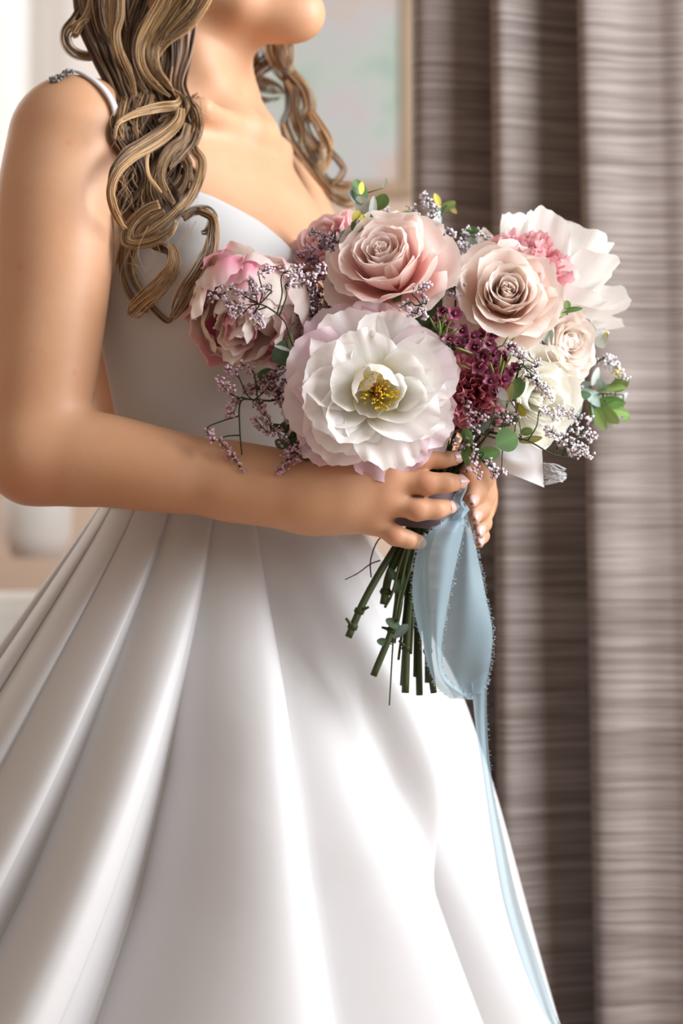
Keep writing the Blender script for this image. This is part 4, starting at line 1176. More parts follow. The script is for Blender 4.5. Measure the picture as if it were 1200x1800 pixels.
def limonium(label, stem, clusters, tone, seed, lowend=None, dens=1.0, group=None, sc=1.0, tail=None):
    """stem: [(px,py,Y)..] from inside the bouquet outwards; clusters: (x0,y0,x1,y1,half width px,Y)"""
    rn = np.random.default_rng(seed)
    base = at(*stem[0])
    t_ = thing('limonium_sprig', label, 'flower sprig', base, group)
    P = [at(*q) for q in stem]
    C = catmull(np.array(P), 30)
    ms = MB()
    up = catmull(np.array([at(*lowend), base * .5 + at(*lowend) * .5 + [0, .004, 0], base]), 14) if lowend else None
    if up is not None: ms.tube(up - base, .0009, 5, STEM_C * .7)
    if tail: ms.tube(catmull(np.array([at(*lowend)] + [at(*q) for q in tail]), 20) - base, .0012, 6, STEM_C * .8)
    ms.tube(C - base, np.linspace(.0010, .0005, 30), 5, STEM_C * .7)
    mf = MB()
    for (x0, y0, x1, y1, hw, Y) in clusters:
        a, b_ = at(x0, y0, Y), at(x1, y1, Y + rn.normal(0, .004))
        mid = (a + b_) / 2
        j = int(np.argmin(np.linalg.norm(C - mid, axis=1) + .15 * np.linspace(.1, 0, 30)))
        root = C[max(0, j - 4)]
        near = a if np.linalg.norm(a - root) < np.linalg.norm(b_ - root) else b_
        far = b_ if near is a else a
        B = catmull(np.array([root, (root + near) / 2 + rn.normal(0, .002, 3), near, (near + far) / 2 + rn.normal(0, .0015, 3), far]), 20)
        ms.tube(B - base, np.linspace(.0006, .0003, 20), 4, STEM_C * .7)
        ln = np.linalg.norm(b_ - a); w = hw * S
        n_ = int(dens * (7 + 60 * ln * w / (.012 * .012)) * .42) + 4
        ax = (far - near) / (ln + 1e-9)
        for _ in range(n_):
            t = rn.uniform(-.08, 1.08)
            off = rn.normal(0, 1, 3); off -= ax * off.dot(ax); off /= np.linalg.norm(off) + 1e-9
            rr = w * math.sqrt(rn.random()) * (1 - .45 * max(0, t) ** 2)
            p = near + (far - near) * t + off * rr
            d = off * .8 + ax * .7 + rn.normal(0, .35, 3) + np.array([0, -.25, .15])
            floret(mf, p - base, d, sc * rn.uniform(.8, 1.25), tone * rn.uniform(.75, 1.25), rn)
            if rn.random() < .25:
                q = near + (far - near) * np.clip(t - .15, 0, 1)
                ms.tube(np.array([q, p]) - base, .00025, 3, STEM_C * .6)
    ms.build('stem', stem_m, t_)
    tag(mf.build('florets', fuzz_m, t_), kind='stuff')
    return t_
LAV = np.array([.82, .66, .74]); MAU = np.array([.52, .31, .38]); PAL = np.array([.92, .84, .88]); ROS = np.array([.74, .48, .57])
Lx = [
 ('airy lavender limonium sprig spread across the pink and cream peony', [(528, 640, -.105), (512, 600, -.122), (500, 565, -.128), (470, 540, -.130), (440, 530, -.130)],
  [(372, 522, 412, 506, 9, -.130), (398, 530, 416, 560, 8, -.130), (405, 545, 450, 538, 11, -.130), (422, 518, 476, 510, 10, -.131), (438, 492, 450, 520, 9, -.130), (455, 482, 478, 470, 7, -.130), (448, 545, 458, 572, 8, -.130),
   (496, 482, 566, 472, 11, -.128), (502, 500, 550, 488, 11, -.126)], LAV, (740, 850, -.06)),
 ('dense purple limonium in shade-darkened tone massed between the pink peony and blush rose', [(600, 640, -.05), (570, 590, -.06), (556, 540, -.066), (552, 480, -.066)],
  [(545, 436, 552, 472, 11, -.060), (524, 452, 560, 458, 9, -.062), (545, 500, 575, 556, 17, -.070), (560, 478, 582, 530, 14, -.068), (528, 566, 580, 540, 14, -.074), (532, 596, 572, 566, 13, -.074), (520, 520, 545, 545, 13, -.070), (560, 590, 580, 620, 10, -.08),
   (596, 535, 640, 545, 9, -.075)], MAU, (745, 850, -.05)),  # mauve tone darkened to stand in for shade between the flowers
 ('sparse dark limonium twig of closed buds beside the pink rose', [(628, 470, -.060), (608, 440, -.072), (590, 425, -.076), (570, 415, -.078)],
  [(549, 409, 574, 421, 6, -.078), (564, 436, 596, 424, 6, -.078), (590, 405, 582, 440, 6, -.078), (560, 425, 580, 428, 5, -.078), (604, 452, 612, 458, 4, -.078)], np.array([.36, .27, .33]), (745, 850, -.05)),
 ('drooping rosy limonium sprig hanging down in front of the forearm', [(520, 690, -.085), (480, 704, -.096), (450, 703, -.100), (423, 706, -.102), (421, 750, -.102), (425, 800, -.102)],
  [(364, 752, 376, 776, 7, -.102), (386, 776, 426, 826, 6, -.102), (384, 668, 412, 696, 9, -.100), (398, 650, 420, 664, 7, -.098), (404, 716, 420, 700, 6, -.100), (401, 732, 412, 722, 5, -.102), (424, 640, 446, 656, 7, -.095)], ROS, (742, 852, -.06)),
 ('thick rosy mauve limonium clump under the pink and cream peony', [(540, 690, -.080), (510, 690, -.092), (480, 685, -.094), (450, 685, -.094)],
  [(474, 680, 506, 704, 15, -.096), (478, 668, 502, 690, 14, -.094), (444, 706, 462, 716, 9, -.098), (430, 686, 470, 680, 9, -.094), (494, 640, 480, 664, 9, -.092), (450, 672, 466, 664, 8, -.094), (500, 700, 508, 728, 7, -.096)], MAU * 1.15, (744, 852, -.055)),
 ('rosy limonium sprig poking out under the white peony beside its leaves', [(570, 760, -.085), (535, 752, -.098), (505, 748, -.104), (480, 745, -.106)],
  [(448, 736, 474, 762, 9, -.106), (464, 726, 476, 754, 7, -.106), (480, 756, 502, 770, 8, -.104), (506, 746, 546, 752, 8, -.100), (496, 772, 506, 792, 6, -.104)], ROS * .92, (742, 856, -.055)),
 ('pale pink tipped limonium cluster pointing down over the wrist', [(560, 780, -.085), (535, 775, -.100), (518, 790, -.108)],
  [(490, 826, 532, 788, 11, -.110), (500, 805, 540, 782, 10, -.108), (528, 770, 545, 790, 8, -.106)], np.array([.72, .46, .58]), (742, 860, -.055)),
 ('pale lavender limonium spire standing above the blush garden rose', [(765, 450, -.02), (760, 410, -.014), (752, 375, -.012)],
  [(744, 344, 768, 372, 9, -.012), (724, 366, 740, 412, 9, -.012), (748, 352, 764, 392, 12, -.012), (735, 395, 752, 415, 8, -.012)], PAL, (770, 840, -.04)),
 ('pale lavender limonium tuft between the two blush roses', [(810, 520, -.03), (812, 460, -.024), (810, 430, -.020)],
  [(784, 410, 816, 432, 11, -.026), (788, 444, 836, 452, 11, -.030), (812, 406, 856, 416, 9, -.012), (800, 428, 826, 444, 10, -.026)], PAL * .95, (772, 840, -.04)),
 ('faded pale limonium tuft behind the eucalyptus top', [(690, 450, -.01), (684, 410, .0), (680, 390, .0)],
  [(664, 378, 694, 402, 9, .0), (676, 366, 688, 384, 6, .0)], PAL, (768, 840, -.035)),
 ('thin lavender limonium twig lying over the blush rose petals', [(770, 580, -.110), (750, 552, -.126), (736, 530, -.130)],
  [(704, 541, 722, 531, 5, -.130), (724, 516, 752, 501, 5, -.130), (734, 540, 746, 556, 7, -.128), (716, 548, 732, 552, 5, -.130), (744, 520, 748, 535, 4, -.130)], LAV * .95, (768, 850, -.06)),
 ('small lavender limonium tuft between blush rose and beige rose', [(800, 560, -.08), (800, 520, -.09), (798, 500, -.094)],
  [(786, 496, 812, 506, 9, -.094), (790, 510, 804, 522, 8, -.092)], LAV * .9, (774, 850, -.05)),
 ('lavender limonium sprig arching over the creamy white rose', [(880, 720, -.085), (905, 670, -.108), (915, 640, -.114), (930, 655, -.116), (950, 680, -.116)],
  [(892, 606, 944, 644, 10, -.114), (928, 648, 942, 666, 6, -.114), (918, 660, 960, 682, 8, -.114), (945, 676, 972, 700, 7, -.114), (896, 622, 920, 636, 8, -.114)], PAL * .95, (778, 850, -.055)),
 ('fine pink limonium twig in front of the deep pink carnation', [(828, 800, -.085), (832, 760, -.100), (832, 730, -.106)],
  [(818, 700, 836, 752, 6, -.108), (836, 722, 852, 736, 5, -.108), (874, 724, 898, 742, 5, -.104), (884, 690, 910, 730, 5, -.106), (800, 776, 816, 792, 6, -.106), (824, 742, 840, 764, 5, -.106)], LAV, (776, 855, -.06)),
 ('fine lavender limonium twig hanging beside the fingertips', [(815, 770, -.090), (832, 790, -.104), (850, 810, -.110), (868, 822, -.110)],
  [(826, 768, 836, 800, 5, -.108), (832, 802, 840, 834, 5, -.110), (856, 806, 868, 836, 5, -.110), (860, 824, 884, 832, 5, -.110), (850, 812, 866, 820, 4, -.110)], LAV * 1.0, (780, 850, -.06)),
 ('long limonium branch reaching past the white ribbon with pale tips', [(860, 760, -.085), (890, 765, -.096), (930, 776, -.100), (970, 798, -.098), (1010, 806, -.094)],
  [(964, 756, 1004, 782, 12, -.090), (996, 788, 1036, 800, 11, -.090), (1004, 750, 1042, 770, 9, -.088), (948, 722, 984, 732, 9, -.090), (984, 720, 1036, 742, 9, -.084), (985, 775, 1025, 790, 10, -.090)], PAL * 1.02, (782, 856, -.05)),
 ('pale blurred limonium tips at the outer edge beyond the eucalyptus', [(960, 690, -.03), (1000, 650, .0), (1040, 640, .01)],
  [(1058, 632, 1100, 662, 9, .015), (984, 612, 1012, 642, 12, -.005), (1000, 640, 1022, 682, 11, .0), (1020, 602, 1034, 632, 8, .005), (1066, 626, 1085, 640, 8, .015)], PAL, (786, 850, -.04)),
]
TAILS = {1: [(742, 960, -.060), (728, 1060, -.062), (722, 1150, -.064)], 4: [(730, 960, -.064), (706, 1050, -.066), (698, 1092, -.066)], 7: [(736, 960, -.050), (730, 1090, -.048), (728, 1190, -.046)],
         12: [(712, 965, -.062), (690, 1040, -.066), (676, 1068, -.068)], 15: [(724, 965, -.056), (710, 1080, -.054), (700, 1160, -.052)], 16: [(718, 965, -.046), (700, 1080, -.044), (690, 1128, -.044)]}
for i, (lab, st, cl, tone, le) in enumerate(Lx):
    limonium(lab, st, cl, tone, 300 + i, le, dens=2.9 if i in (1, 4) else 2.2, sc=.80, tail=TAILS.get(i), group='limonium sprigs in the bouquet')

# ------------------------------------------------------------------ waxflowers
wax_m = attr_material('waxflower', .35, .45, .12)
def wax_petal():
    u = np.linspace(-1, 1, 5); v = np.linspace(0, 1, 5)
    U, Vv = np.meshgrid(u, v)
    w = .0024 * np.sin(np.pi * np.clip(Vv * .86 + .12, 0, 1)) ** .7
    x = .0022 + Vv * .0042 * (1 - .12 * U ** 2); y = U * w; z = .0010 + .0016 * Vv + .0011 * (U ** 2) * Vv
    c = mixc((.14, .015, .04), (.40, .10, .22), sstep(Vv, .1, .75)); c = mixc(c, (.66, .36, .50), sstep(Vv, .82, 1.0) * .6)
    return make_mesh('petal', np.stack([x, y, z], -1).reshape(-1, 3), grid_faces(5, 5), c.reshape(-1, 3))
WP = wax_petal(); WP.materials.append(wax_m)
V, F = tube(np.array([[0, 0, -.004], [0, 0, -.0015], [0, 0, .0008], [0, 0, .0014], [0, 0, .0002]]), [.0006, .0016, .0027, .0024, .0008], 10)
WC = make_mesh('cup', V, F, np.repeat(np.array([(.16, .05, .05), (.22, .04, .08), (.16, .015, .04), (.10, .008, .022), (.07, .02, .015)]), 10, 0)); WC.materials.append(wax_m)
V, F = tube(np.array([[0, 0, .0002], [0, 0, .0020], [0, 0, .0028]]), [.0006, .0004, .0006], 6)
WS = make_mesh('style', V, F, np.full((len(V), 3), (.50, .18, .22))); WS.materials.append(wax_m)
needle = MB(); needle.tube(np.array([[0, 0, 0], [0, 0, .004], [0, 0, .009], [0, 0, .012]]), [.0004, .0008, .0007, .0002], 5, (.22, .32, .07))
NMb = make_mesh('needle_leaf', np.vstack(needle.V), needle.F, np.vstack(needle.C)); NMb.materials.append(leaf_m)
def waxflower(label, base, flowers, needles, seed):
    rn = np.random.default_rng(seed)
    b0 = at(*base)
    rt = thing('waxflower_sprig', label, 'flower sprig', b0, 'waxflower sprigs in the bouquet')
    ms = MB()
    ms.tube(catmull(np.array([BIND, (BIND + b0) / 2 + [0, .01, 0], b0]), 12) - b0, .0011, 5, (.16, .12, .05))
    for (x, y, Y, sc) in flowers:
        p = at(x, y, Y) - b0
        ms.tube(catmull(np.array([[0, 0, 0], p * .6 + rn.normal(0, .003, 3) + [0, .006, 0], p + [0, .003, -.001]]), 8), .0006, 4, (.18, .14, .06))
        f = bpy.data.objects.new('flower', WC); COL.objects.link(f); f.parent = rt
        nrm = Vector((rn.normal(0, .38), -1, rn.normal(.12, .35)))
        M = orient(p, nrm, rn.uniform(0, 6)); f.matrix_local = M @ Matrix.Scale(sc, 4)
        for k in range(5):
            o = bpy.data.objects.new('petal', WP); COL.objects.link(o); o.parent = f
            o.rotation_euler = (0, rn.normal(-.15, .12), k * 2 * math.pi / 5)
        o = bpy.data.objects.new('style', WS); COL.objects.link(o); o.parent = f
    for (x, y, Y, ang) in needles:
        o = bpy.data.objects.new('needle_leaf', NMb); COL.objects.link(o); o.parent = rt
        d = Vector((math.cos(math.radians(ang)), -.35 + rn.normal(0, .2), math.sin(math.radians(ang))))
        o.matrix_local = orient(at(x, y, Y) - b0, d) @ Matrix.Scale(rn.uniform(.8, 1.2), 4)
    ms.build('stem', stem_m, rt)
waxflower('bright magenta waxflowers with green needles above the white peony edge', (792, 600, -.100),
          [(797, 552, -.122, 1.15), (778, 546, -.116, .9), (786, 570, -.118, .9), (790, 598, -.122, .95), (770, 560, -.112, .8)],
          [(772, 574, -.12, 100), (776, 580, -.122, 80), (782, 582, -.122, 60), (774, 590, -.122, 95), (784, 594, -.12, 45), (768, 582, -.118, 120), (790, 590, -.118, 35), (800, 610, -.12, -20), (806, 640, -.118, -25), (780, 600, -.12, 75)], 51)
rw = np.random.default_rng(77)
fl = [(812, 582, -.105, 1.0), (830, 590, -.106, 1.0), (848, 588, -.104, .95), (866, 590, -.100, .95), (808, 606, -.107, 1.0), (835, 612, -.112, 1.2), (858, 604, -.108, 1.05), (842, 641, -.116, 1.25),
      (872, 640, -.110, 1.05), (888, 628, -.106, 1.0), (866, 622, -.106, 1.0), (880, 652, -.108, .9), (862, 672, -.114, 1.05), (884, 668, -.112, 1.05), (894, 660, -.108, .9), (905, 648, -.104, .9), (872, 690, -.112, 1.0), 
      (895, 612, -.10, .9), (854, 655, -.11, 1.0), (898, 684, -.106, .9), (818, 600, -.10, 1.0), (848, 625, -.104, 1.0)]
waxflower('cluster of burgundy and mauve waxflowers above the deep pink carnation', (850, 720, -.082), fl,
          [(870, 612, -.108, 20), (882, 610, -.106, 60), (868, 608, -.108, 150), (876, 652, -.118, 80), (884, 650, -.118, 60), (868, 658, -.118, 110), (878, 664, -.118, 75), (890, 606, -.104, 40)], 52)

# ------------------------------------------------------------------ eucalyptus
def leaf_mesh_at(c, ang, ln, wd, tilt, rnd, fold=.18, tipy=0.):
    """oval leaf: centre c, growing direction ang (deg, in the picture plane), tilt = lean towards the camera"""
    d = np.array([math.cos(math.radians(ang)) * math.cos(tilt), -math.sin(tilt), math.sin(math.radians(ang)) * math.cos(tilt)])
    s = np.cross(d, [0, -1., 0]); s /= np.linalg.norm(s) + 1e-9
    rt_ = rnd.normal(0, .45)
    nrm = np.cross(s, d); s = s * math.cos(rt_) + nrm * math.sin(rt_); nrm = np.cross(s, d)
    u = np.linspace(-1, 1, 5); v = np.linspace(0, 1, 8)
    U, Vv = np.meshgrid(u, v)
    w = wd * .5 * np.sin(np.pi * np.clip(Vv * .94 + .03, 0, 1)) ** .62
    bend = rnd.uniform(-.15, .2)
    P = c + (Vv - .5)[..., None] * ln * d + (U * w)[..., None] * s + (np.abs(U) * w * fold + bend * ln * (Vv - .5) ** 2)[..., None] * nrm
    return P.reshape(-1, 3), grid_faces(5, 8), np.stack([U * .5 + .5, Vv], -1).reshape(-1, 2), U, Vv
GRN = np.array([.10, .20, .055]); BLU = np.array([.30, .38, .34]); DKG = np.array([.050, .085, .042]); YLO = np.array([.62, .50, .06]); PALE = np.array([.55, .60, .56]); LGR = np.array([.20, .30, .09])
def eucalyptus(label, stem, leaves, seed, group='eucalyptus sprigs in the bouquet', lowend=(775, 850, -.045), nm='eucalyptus_sprig', sr=.0011):
    rn = np.random.default_rng(seed)
    base = at(*stem[0])
    rt = thing(nm, label, 'foliage', base, group)
    ms = MB()
    C = catmull(np.array([at(*q) for q in stem]), 24)
    if lowend: ms.tube(catmull(np.array([at(*lowend), (at(*lowend) + base) / 2 + [0, .006, 0], base]), 10) - base, sr, 5, STEM_C)
    ms.tube(C - base, np.linspace(sr, sr * .5, 24), 5, STEM_C * 1.2)
    for (x, y, Y, ang, ln, wd, tone) in leaves:
        if ln < 60: ln, wd = ln * 1.15, wd * 1.15
        c = at(x, y, Y); V, F, UV, U, Vv = leaf_mesh_at(c, ang, ln * S, wd * S, rn.normal(.1, .35), rn)
        cc = mixc(tone * .9, tone * 1.12, Vv) * (1 + .25 * np.exp(-(U / .22) ** 2))[..., None]
        o = obj('leaf', V - base, F, leaf_m, rt, cc.reshape(-1, 3), UV)
        q0 = c - np.array([math.cos(math.radians(ang)), 0, math.sin(math.radians(ang))]) * ln * S * .48
        j = int(np.argmin(np.linalg.norm(C - q0, axis=1)))
        ms.tube(np.array([C[j], q0]) - base, .00045, 4, STEM_C * 1.4)
    ms.build('stem', stem_m, rt)
    return rt
eucalyptus('eucalyptus top with green, grey and yellow leaves rising above the blush garden rose', [(664, 452, -.05), (656, 410, -.060), (648, 372, -.062), (634, 330, -.062)],
  [(631, 338, -.066, 105, 40, 26, GRN * .8), (634, 331, -.072, 80, 20, 13, YLO), (624, 346, -.068, 140, 30, 18, BLU * .8), (668, 354, -.062, 62, 46, 26, GRN * 1.1), (640, 364, -.066, 120, 40, 26, PALE), (655, 366, -.068, 85, 36, 12, PALE), (676, 322, -.060, 70, 16, 8, PALE),
   (646, 392, -.074, 95, 34, 22, GRN), (639, 392, -.078, 100, 26, 12, YLO * .7), (628, 398, -.076, 130, 30, 20, DKG * 1.6), (680, 382, -.066, 10, 22, 13, YLO * .8), (668, 398, -.066, -10, 32, 12, LGR), (614, 418, -.066, 160, 32, 28, BLU), (632, 412, -.072, 190, 40, 20, BLU * 1.2), (648, 408, -.076, -15, 26, 14, DKG * 1.4), (626, 380, -.07, 60, 22, 14, YLO * .6)], 61)
eucalyptus('blue grey eucalyptus sprig with yellow green tips standing in front of the drape', [(775, 470, -.01), (768, 425, -.006), (770, 390, .0), (785, 360, .004)],
  [(718, 376, .0, 175, 26, 13, LGR * 1.2), (764, 398, -.004, 75, 42, 14, PALE), (770, 380, .0, 95, 30, 14, BLU * 1.3), (768, 352, .004, 110, 22, 12, YLO * .8), (787, 362, .004, 30, 30, 16, LGR * 1.6), (796, 368, .004, -50, 18, 8, YLO * .7 + .15), (770, 428, -.024, 140, 36, 26, BLU), (832, 408, -.006, 160, 26, 18, GRN), (828, 434, -.010, 100, 34, 24, BLU * 1.3), (785, 436, -.02, 70, 30, 12, BLU * 1.2), (772, 408, -.006, 80, 18, 8, LGR)], 62)
eucalyptus('soft green eucalyptus spray at the outer edge below the white peony', [(930, 720, -.02), (990, 700, .0), (1040, 692, .010), (1096, 694, .014)],
  [(1074, 684, .006, 5, 46, 28, LGR * 1.1), (1010, 725, .0, -120, 44, 18, BLU), (970, 716, -.02, 200, 50, 26, BLU * .8), (1056, 676, .004, 120, 34, 16, BLU * 1.2), (1020, 660, .0, 80, 40, 20, BLU * .9), (1000, 668, -.006, 110, 44, 22, DKG * 2.2), (1078, 706, .01, -10, 36, 18, GRN * 1.5), (1050, 732, .006, -60, 48, 20, LGR), (1084, 722, .010, -20, 40, 18, LGR * 1.3), (1030, 690, .0, 170, 44, 16, BLU), (1018, 680, -.002, 20, 40, 14, BLU * .9), (1046, 662, .008, 70, 30, 12, PALE), (1100, 734, .014, 20, 14, 12, LGR), (1086, 655, .012, 60, 18, 14, YLO * .7 + .06), (1044, 700, .004, 150, 46, 22, BLU), (1068, 728, .008, -40, 44, 22, LGR * 1.2), (1088, 676, .01, 30, 34, 22, LGR), (1030, 640, .0, 60, 40, 18, BLU * 1.1), (1012, 698, -.004, 10, 46, 20, DKG * 2.4),
   (1000, 706, -.002, -150, 40, 16, BLU * .9), (1060, 706, .008, 15, 36, 14, GRN * 1.4), (1092, 700, .014, 40, 26, 10, PALE), (1040, 722, .004, -80, 34, 14, BLU * 1.2), (984, 690, -.01, 190, 36, 16, DKG * 2), (1066, 745, .01, -30, 22, 12, PALE)], 63)
eucalyptus('grey green eucalyptus sprig with round leaves beside the beige rose', [(930, 640, -.03), (975, 590, -.045), (1005, 560, -.04), (1040, 570, -.02)],
  [(966, 530, -.060, 80, 32, 22, BLU * .8), (1004, 545, -.056, 8, 34, 11, GRN * 1.2), (962, 590, -.068, -70, 30, 20, BLU * 1.3), (1026, 583, -.03, 75, 40, 26, BLU), (1056, 598, -.016, -60, 26, 22, PALE), (1064, 592, -.014, 80, 16, 8, YLO * .8), (996, 536, -.052, 100, 14, 12, LGR), (984, 552, -.056, -30, 12, 8, LGR), (1046, 590, -.02, 40, 22, 18, PALE)], 64)
eucalyptus('glossy dark green leaves hanging over the fingers beside the white ribbon', [(800, 752, -.085), (845, 762, -.098), (880, 772, -.100), (930, 772, -.096)],
  [(890, 774, -.104, 20, 36, 36, GRN * .75), (823, 768, -.108, 60, 32, 28, GRN * .95), (857, 798, -.108, 10, 36, 24, GRN * .85), (820, 796, -.102, -85, 38, 18, GRN * 1.1), (880, 736, -.096, 175, 56, 32, DKG), (862, 726, -.092, 30, 60, 18, DKG * 1.2), (906, 682, -.110, 55, 38, 28, GRN * .8), (882, 692, -.116, 130, 26, 15, PALE), (890, 712, -.114, -35, 34, 13, PALE), (896, 692, -.116, 75, 30, 12, YLO * .45 + .1), (916, 720, -.110, -60, 22, 14, YLO * .5),
   (932, 772, -.096, 10, 34, 14, np.array([.30, .30, .10])), (926, 758, -.094, 20, 26, 14, LGR * .8), (848, 752, -.098, 40, 40, 14, BLU), (866, 822, -.10, 150, 30, 12, BLU), (840, 742, -.098, 60, 30, 16, DKG * 1.3)], 65)
eucalyptus('round dark leaf pair between pink peony and white peony', [(590, 660, -.07), (540, 640, -.090), (510, 615, -.104), (500, 590, -.110)],
  [(506, 622, -.104, 200, 50, 42, DKG * 1.1), (496, 612, -.112, 160, 26, 7, PALE * .9), (512, 604, -.112, 85, 30, 10, np.array([.25, .27, .18])), (470, 662, -.09, 170, 30, 26, GRN * .6), (535, 668, -.092, 190, 36, 26, DKG * 1.2)], 66)
eucalyptus('small dark leaves tucked under the left edge of the white peony', [(590, 770, -.08), (540, 772, -.096), (505, 776, -.102)],
  [(522, 784, -.100, 200, 36, 26, DKG), (494, 780, -.106, 150, 20, 18, DKG * 1.1), (540, 796, -.100, 260, 26, 20, DKG * 1.2), (500, 752, -.10, 120, 18, 14, DKG * 1.4), (514, 770, -.1, 100, 22, 18, DKG)], 67)
eucalyptus('tiny grey leaves resting on the coral carnation', [(880, 490, -.05), (892, 472, -.058), (900, 462, -.062)],
  [(901, 461, -.066, 30, 24, 18, np.array([.22, .27, .16])), (884, 462, -.062, 150, 22, 12, DKG * 1.8), (894, 470, -.064, 90, 18, 12, np.array([.34, .33, .12])), (878, 470, -.06, 110, 20, 8, DKG)], 68)
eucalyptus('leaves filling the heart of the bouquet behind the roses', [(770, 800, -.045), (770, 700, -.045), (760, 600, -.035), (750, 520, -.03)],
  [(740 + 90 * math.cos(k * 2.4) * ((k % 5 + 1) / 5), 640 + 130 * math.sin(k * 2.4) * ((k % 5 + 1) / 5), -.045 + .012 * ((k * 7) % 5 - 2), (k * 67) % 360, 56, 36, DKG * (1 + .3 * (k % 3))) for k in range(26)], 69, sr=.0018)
eucalyptus('leafy thin stem among the cut stems below the hands', [(718, 960, -.058), (700, 1050, -.060), (692, 1110, -.062), (684, 1240, -.064)],
  [(690, 1096, -.066, 150, 24, 16, DKG), (704, 1110, -.064, 40, 30, 18, BLU * .6), (672, 1128, -.066, 170, 18, 12, DKG), (700, 1030, -.06, 60, 24, 14, DKG), (690, 1010, -.06, 120, 22, 12, DKG * 1.2)], 70, lowend=(760, 862, -.05), sr=.0012)

# wiry tendril beside the stems
tw = thing('tendril', 'thin dark tendril curling away from the cut stems over the skirt', 'twig', at(690, 930, -.06))
mb = MB(); q0 = at(690, 930, -.06)
mb.tube(catmull(np.array([at(690, 930, -.06), at(664, 950, -.068), at(651, 985, -.072), at(652, 1015, -.072)]), 16) - q0, .0006, 5, STEM_C * .5)
mb.build('stem', stem_m, tw)
mb = MB(); mb.tube(catmull(np.array([at(668, 985, -.070), at(650, 992, -.072), at(628, 1008, -.074), at(606, 1019, -.074)]), 14) - q0, np.linspace(.0006, .0004, 14), 5, STEM_C * .6); mb.build('side_shoot', stem_m, tw)

# ------------------------------------------------------------------ ribbons
chiffon = bpy.data.materials.new('blue_chiffon')
nt, n, l, b = nodes_of(chiffon)
b.inputs['Base Color'].default_value = (.40, .55, .64, 1); b.inputs['Roughness'].default_value = .45; b.inputs['Sheen Weight'].default_value = .3
trl = n.new('ShaderNodeBsdfTranslucent'); trl.inputs[0].default_value = (.47, .63, .72, 1)
trp = n.new('ShaderNodeBsdfTransparent'); trp.inputs[0].default_value = (.90, .95, .97, 1)
m1 = n.new('ShaderNodeMixShader'); m1.inputs[0].default_value = .4
m2 = n.new('ShaderNodeMixShader'); m2.inputs[0].default_value = .36
l.new(b.outputs[0], m1.inputs[1]); l.new(trl.outputs[0], m1.inputs[2]); l.new(m1.outputs[0], m2.inputs[1]); l.new(trp.outputs[0], m2.inputs[2]); l.new(m2.outputs[0], n['Material Output'].inputs[0])
fray_m = principled('frayed_thread', (.50, .60, .66), .7)

def sheet(left, right, rows=60, cols=22, wav=0.0, seed=0, bulge=0.0, folds=0):
    rn = np.random.default_rng(seed)
    Lc = catmull(np.array([at(*q) for q in left]), rows); Rc_ = catmull(np.array([at(*q) for q in right]), rows)
    t = np.linspace(0, 1, cols)[None, :, None]
    V = Lc[:, None, :] * (1 - t) + Rc_[:, None, :] * t
    v = np.linspace(0, 1, rows)[:, None]; u = np.linspace(0, 1, cols)[None, :]
    ph = rn.uniform(0, 6, 4)
    dy = -bulge * np.sin(math.pi * u) * np.sin(math.pi * np.clip(v * 1.05, 0, 1))
    dy = dy + wav * (np.sin(u * folds * 2 * math.pi + ph[0] + v * 1.5) * np.sin(math.pi * np.clip(v + .1, 0, 1)) + .4 * np.sin(u * 9 + v * 7 + ph[1]))
    V[..., 1] += dy
    return V.reshape(-1, 3), grid_faces(cols, rows), Lc, Rc_, V
def fray(mb, edge, outward, rn, n_=130, ln=.0028):
    for _ in range(n_):
        i = rn.integers(1, len(edge) - 1); f = rn.random()
        p = edge[i] * (1 - f) + edge[i - 1] * f
        d = np.asarray(outward, float) + rn.normal(0, .6, 3); d /= np.linalg.norm(d)
        q = p + d * ln * rn.uniform(.3, 1.2)
        mb.tube(np.array([p, (p + q) / 2 + rn.normal(0, .0004, 3), q]), .00011, 3)
rb0 = at(806, 900, -.075)
rib = thing('blue_ribbon', 'dusty blue chiffon ribbon with frayed edges tied round the stems', 'ribbon', rb0)
rn = np.random.default_rng(90)
def add_sheet(nm, left, right, **kw):
    V, F, Lc, Rc_, G_ = sheet(left, right, **kw)
    return obj(nm, V - rb0, F, chiffon, rib), G_
_, g1 = add_sheet('loop_back', [(796, 898, -.070), (786, 950, -.060), (772, 1030, -.058), (764, 1110, -.060), (772, 1180, -.062), (798, 1226, -.066)],
          [(814, 888, -.074), (828, 930, -.066), (842, 990, -.062), (854, 1050, -.064), (865, 1110, -.066), (861, 1168, -.068), (850, 1218, -.066)], wav=.0025, folds=.9, bulge=.010, seed=4)
_, g2 = add_sheet('loop_front', [(796, 902, -.080), (770, 924, -.092), (740, 952, -.092), (727, 1000, -.088), (726, 1060, -.088), (744, 1140, -.088), (764, 1200, -.082), (790, 1228, -.072)],
          [(812, 900, -.080), (816, 922, -.088), (806, 970, -.092), (795, 1020, -.094), (784, 1080, -.094), (776, 1140, -.092), (784, 1190, -.084), (838, 1230, -.070)], wav=.0032, folds=1.1, bulge=.014, seed=5)
add_sheet('knot_fold', [(807, 838, -.086), (805, 858, -.086), (796, 876, -.082), (798, 898, -.084), (806, 918, -.088)], [(822, 842, -.082), (820, 860, -.086), (812, 880, -.088), (818, 896, -.088), (828, 930, -.080)], wav=.002, folds=1.2, bulge=.006, rows=30, seed=6)
add_sheet('knot_wrap', [(776, 918, -.074), (790, 908, -.080), (803, 896, -.084), (814, 880, -.082)], [(796, 938, -.086), (806, 924, -.092), (814, 910, -.094), (826, 896, -.084)], wav=.002, folds=1, bulge=.004, rows=24, seed=8)
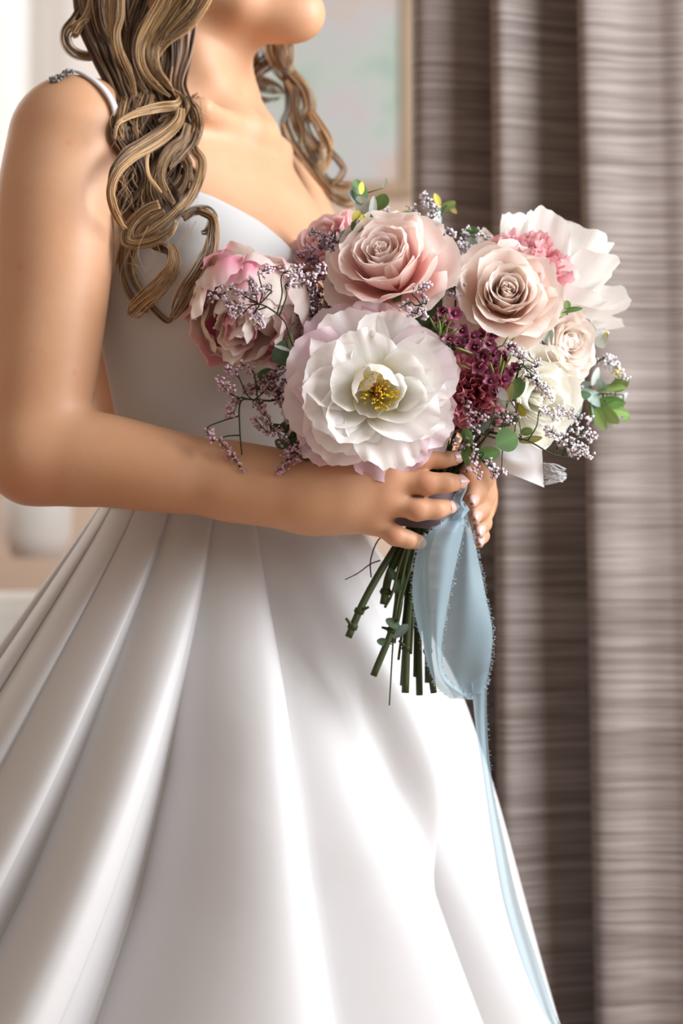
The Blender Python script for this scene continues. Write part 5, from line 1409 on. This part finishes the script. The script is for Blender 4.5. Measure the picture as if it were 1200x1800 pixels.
_, g3 = add_sheet('tail', [(828, 1200, -.066), (836, 1280, -.062), (850, 1370, -.060), (866, 1480, -.056), (886, 1590, -.050), (920, 1700, -.046), (952, 1775, -.044), (966, 1800, -.044)],
          [(856, 1180, -.068), (856, 1270, -.060), (864, 1370, -.056), (886, 1480, -.050), (912, 1590, -.046), (948, 1700, -.042), (974, 1780, -.042), (985, 1806, -.042)], wav=.0015, folds=.8, rows=80, cols=12, seed=7)
# ribbon wrapped round the stems under the fingers
aa = np.linspace(0, 4 * math.pi, 90)
cw = at(748, 888, -.052)
Cw = np.stack([cw[0] + .0285 * np.cos(aa), cw[1] + .023 * np.sin(aa), cw[2] + .024 - .036 * aa / (4 * math.pi)], 1)
Vw = np.stack([Cw + [0, 0, -.011], Cw + [0, 0, .011]], 1).reshape(-1, 3)
wrap_m = principled('mauve_ribbon', (.17, .12, .15), .6)
obj('stem_wrap', Vw - rb0, grid_faces(2, 90), wrap_m, rib)
mb = MB()
fray(mb, g2[:, 0] - rb0, (-1, -.2, 0), rn, 260); fray(mb, g2[:, -1] - rb0, (.6, -.8, -.3), rn, 260); fray(mb, g1[:, -1] - rb0, (1, -.2, 0), rn, 260); fray(mb, g3[:, -1] - rb0, (1, 0, 0), rn, 120, .002)
tag(mb.build('frayed_edge', fray_m, rib), kind='stuff')

# white satin ribbon end
wr0 = at(858, 770, -.060)
wrb = thing('white_ribbon', 'short white satin ribbon end with frayed tip sticking out under the leaves', 'ribbon', wr0)
V, F, _, _, gw = sheet([(842, 768, -.06), (870, 762, -.072), (915, 778, -.074), (952, 790, -.072)], [(852, 812, -.064), (880, 826, -.080), (915, 840, -.080), (956, 857, -.070)], rows=30, cols=14, wav=.003, folds=1, bulge=.003, seed=3)
white_rib = principled('white_ribbon', (.80, .80, .82), .5, sheen=.2)
nt, n, l, b = nodes_of(white_rib)
trl = n.new('ShaderNodeBsdfTranslucent'); trl.inputs[0].default_value = (.85, .85, .88, 1); mx = n.new('ShaderNodeMixShader'); mx.inputs[0].default_value = .3
l.new(b.outputs[0], mx.inputs[1]); l.new(trl.outputs[0], mx.inputs[2]); l.new(mx.outputs[0], n['Material Output'].inputs[0])
obj('band', V - wr0, F, white_rib, wrb)
mb = MB()
for i in range(70):
    f = rn.random(); p = gw[-1, int(5 + 8 * f)]
    q = at(960 + 36 * rn.random() ** .6, 824 + 26 * f * rn.uniform(.6, 1.1), -.071 + rn.normal(0, .0015))
    mb.tube(catmull(np.array([p, p * .5 + q * .5 + rn.normal(0, .0008, 3) + [0, 0, .0012], q]), 7) - wr0, np.linspace(.0005, .0003, 7), 4)
tag(mb.build('frayed_tip', white_rib, wrb), kind='stuff')
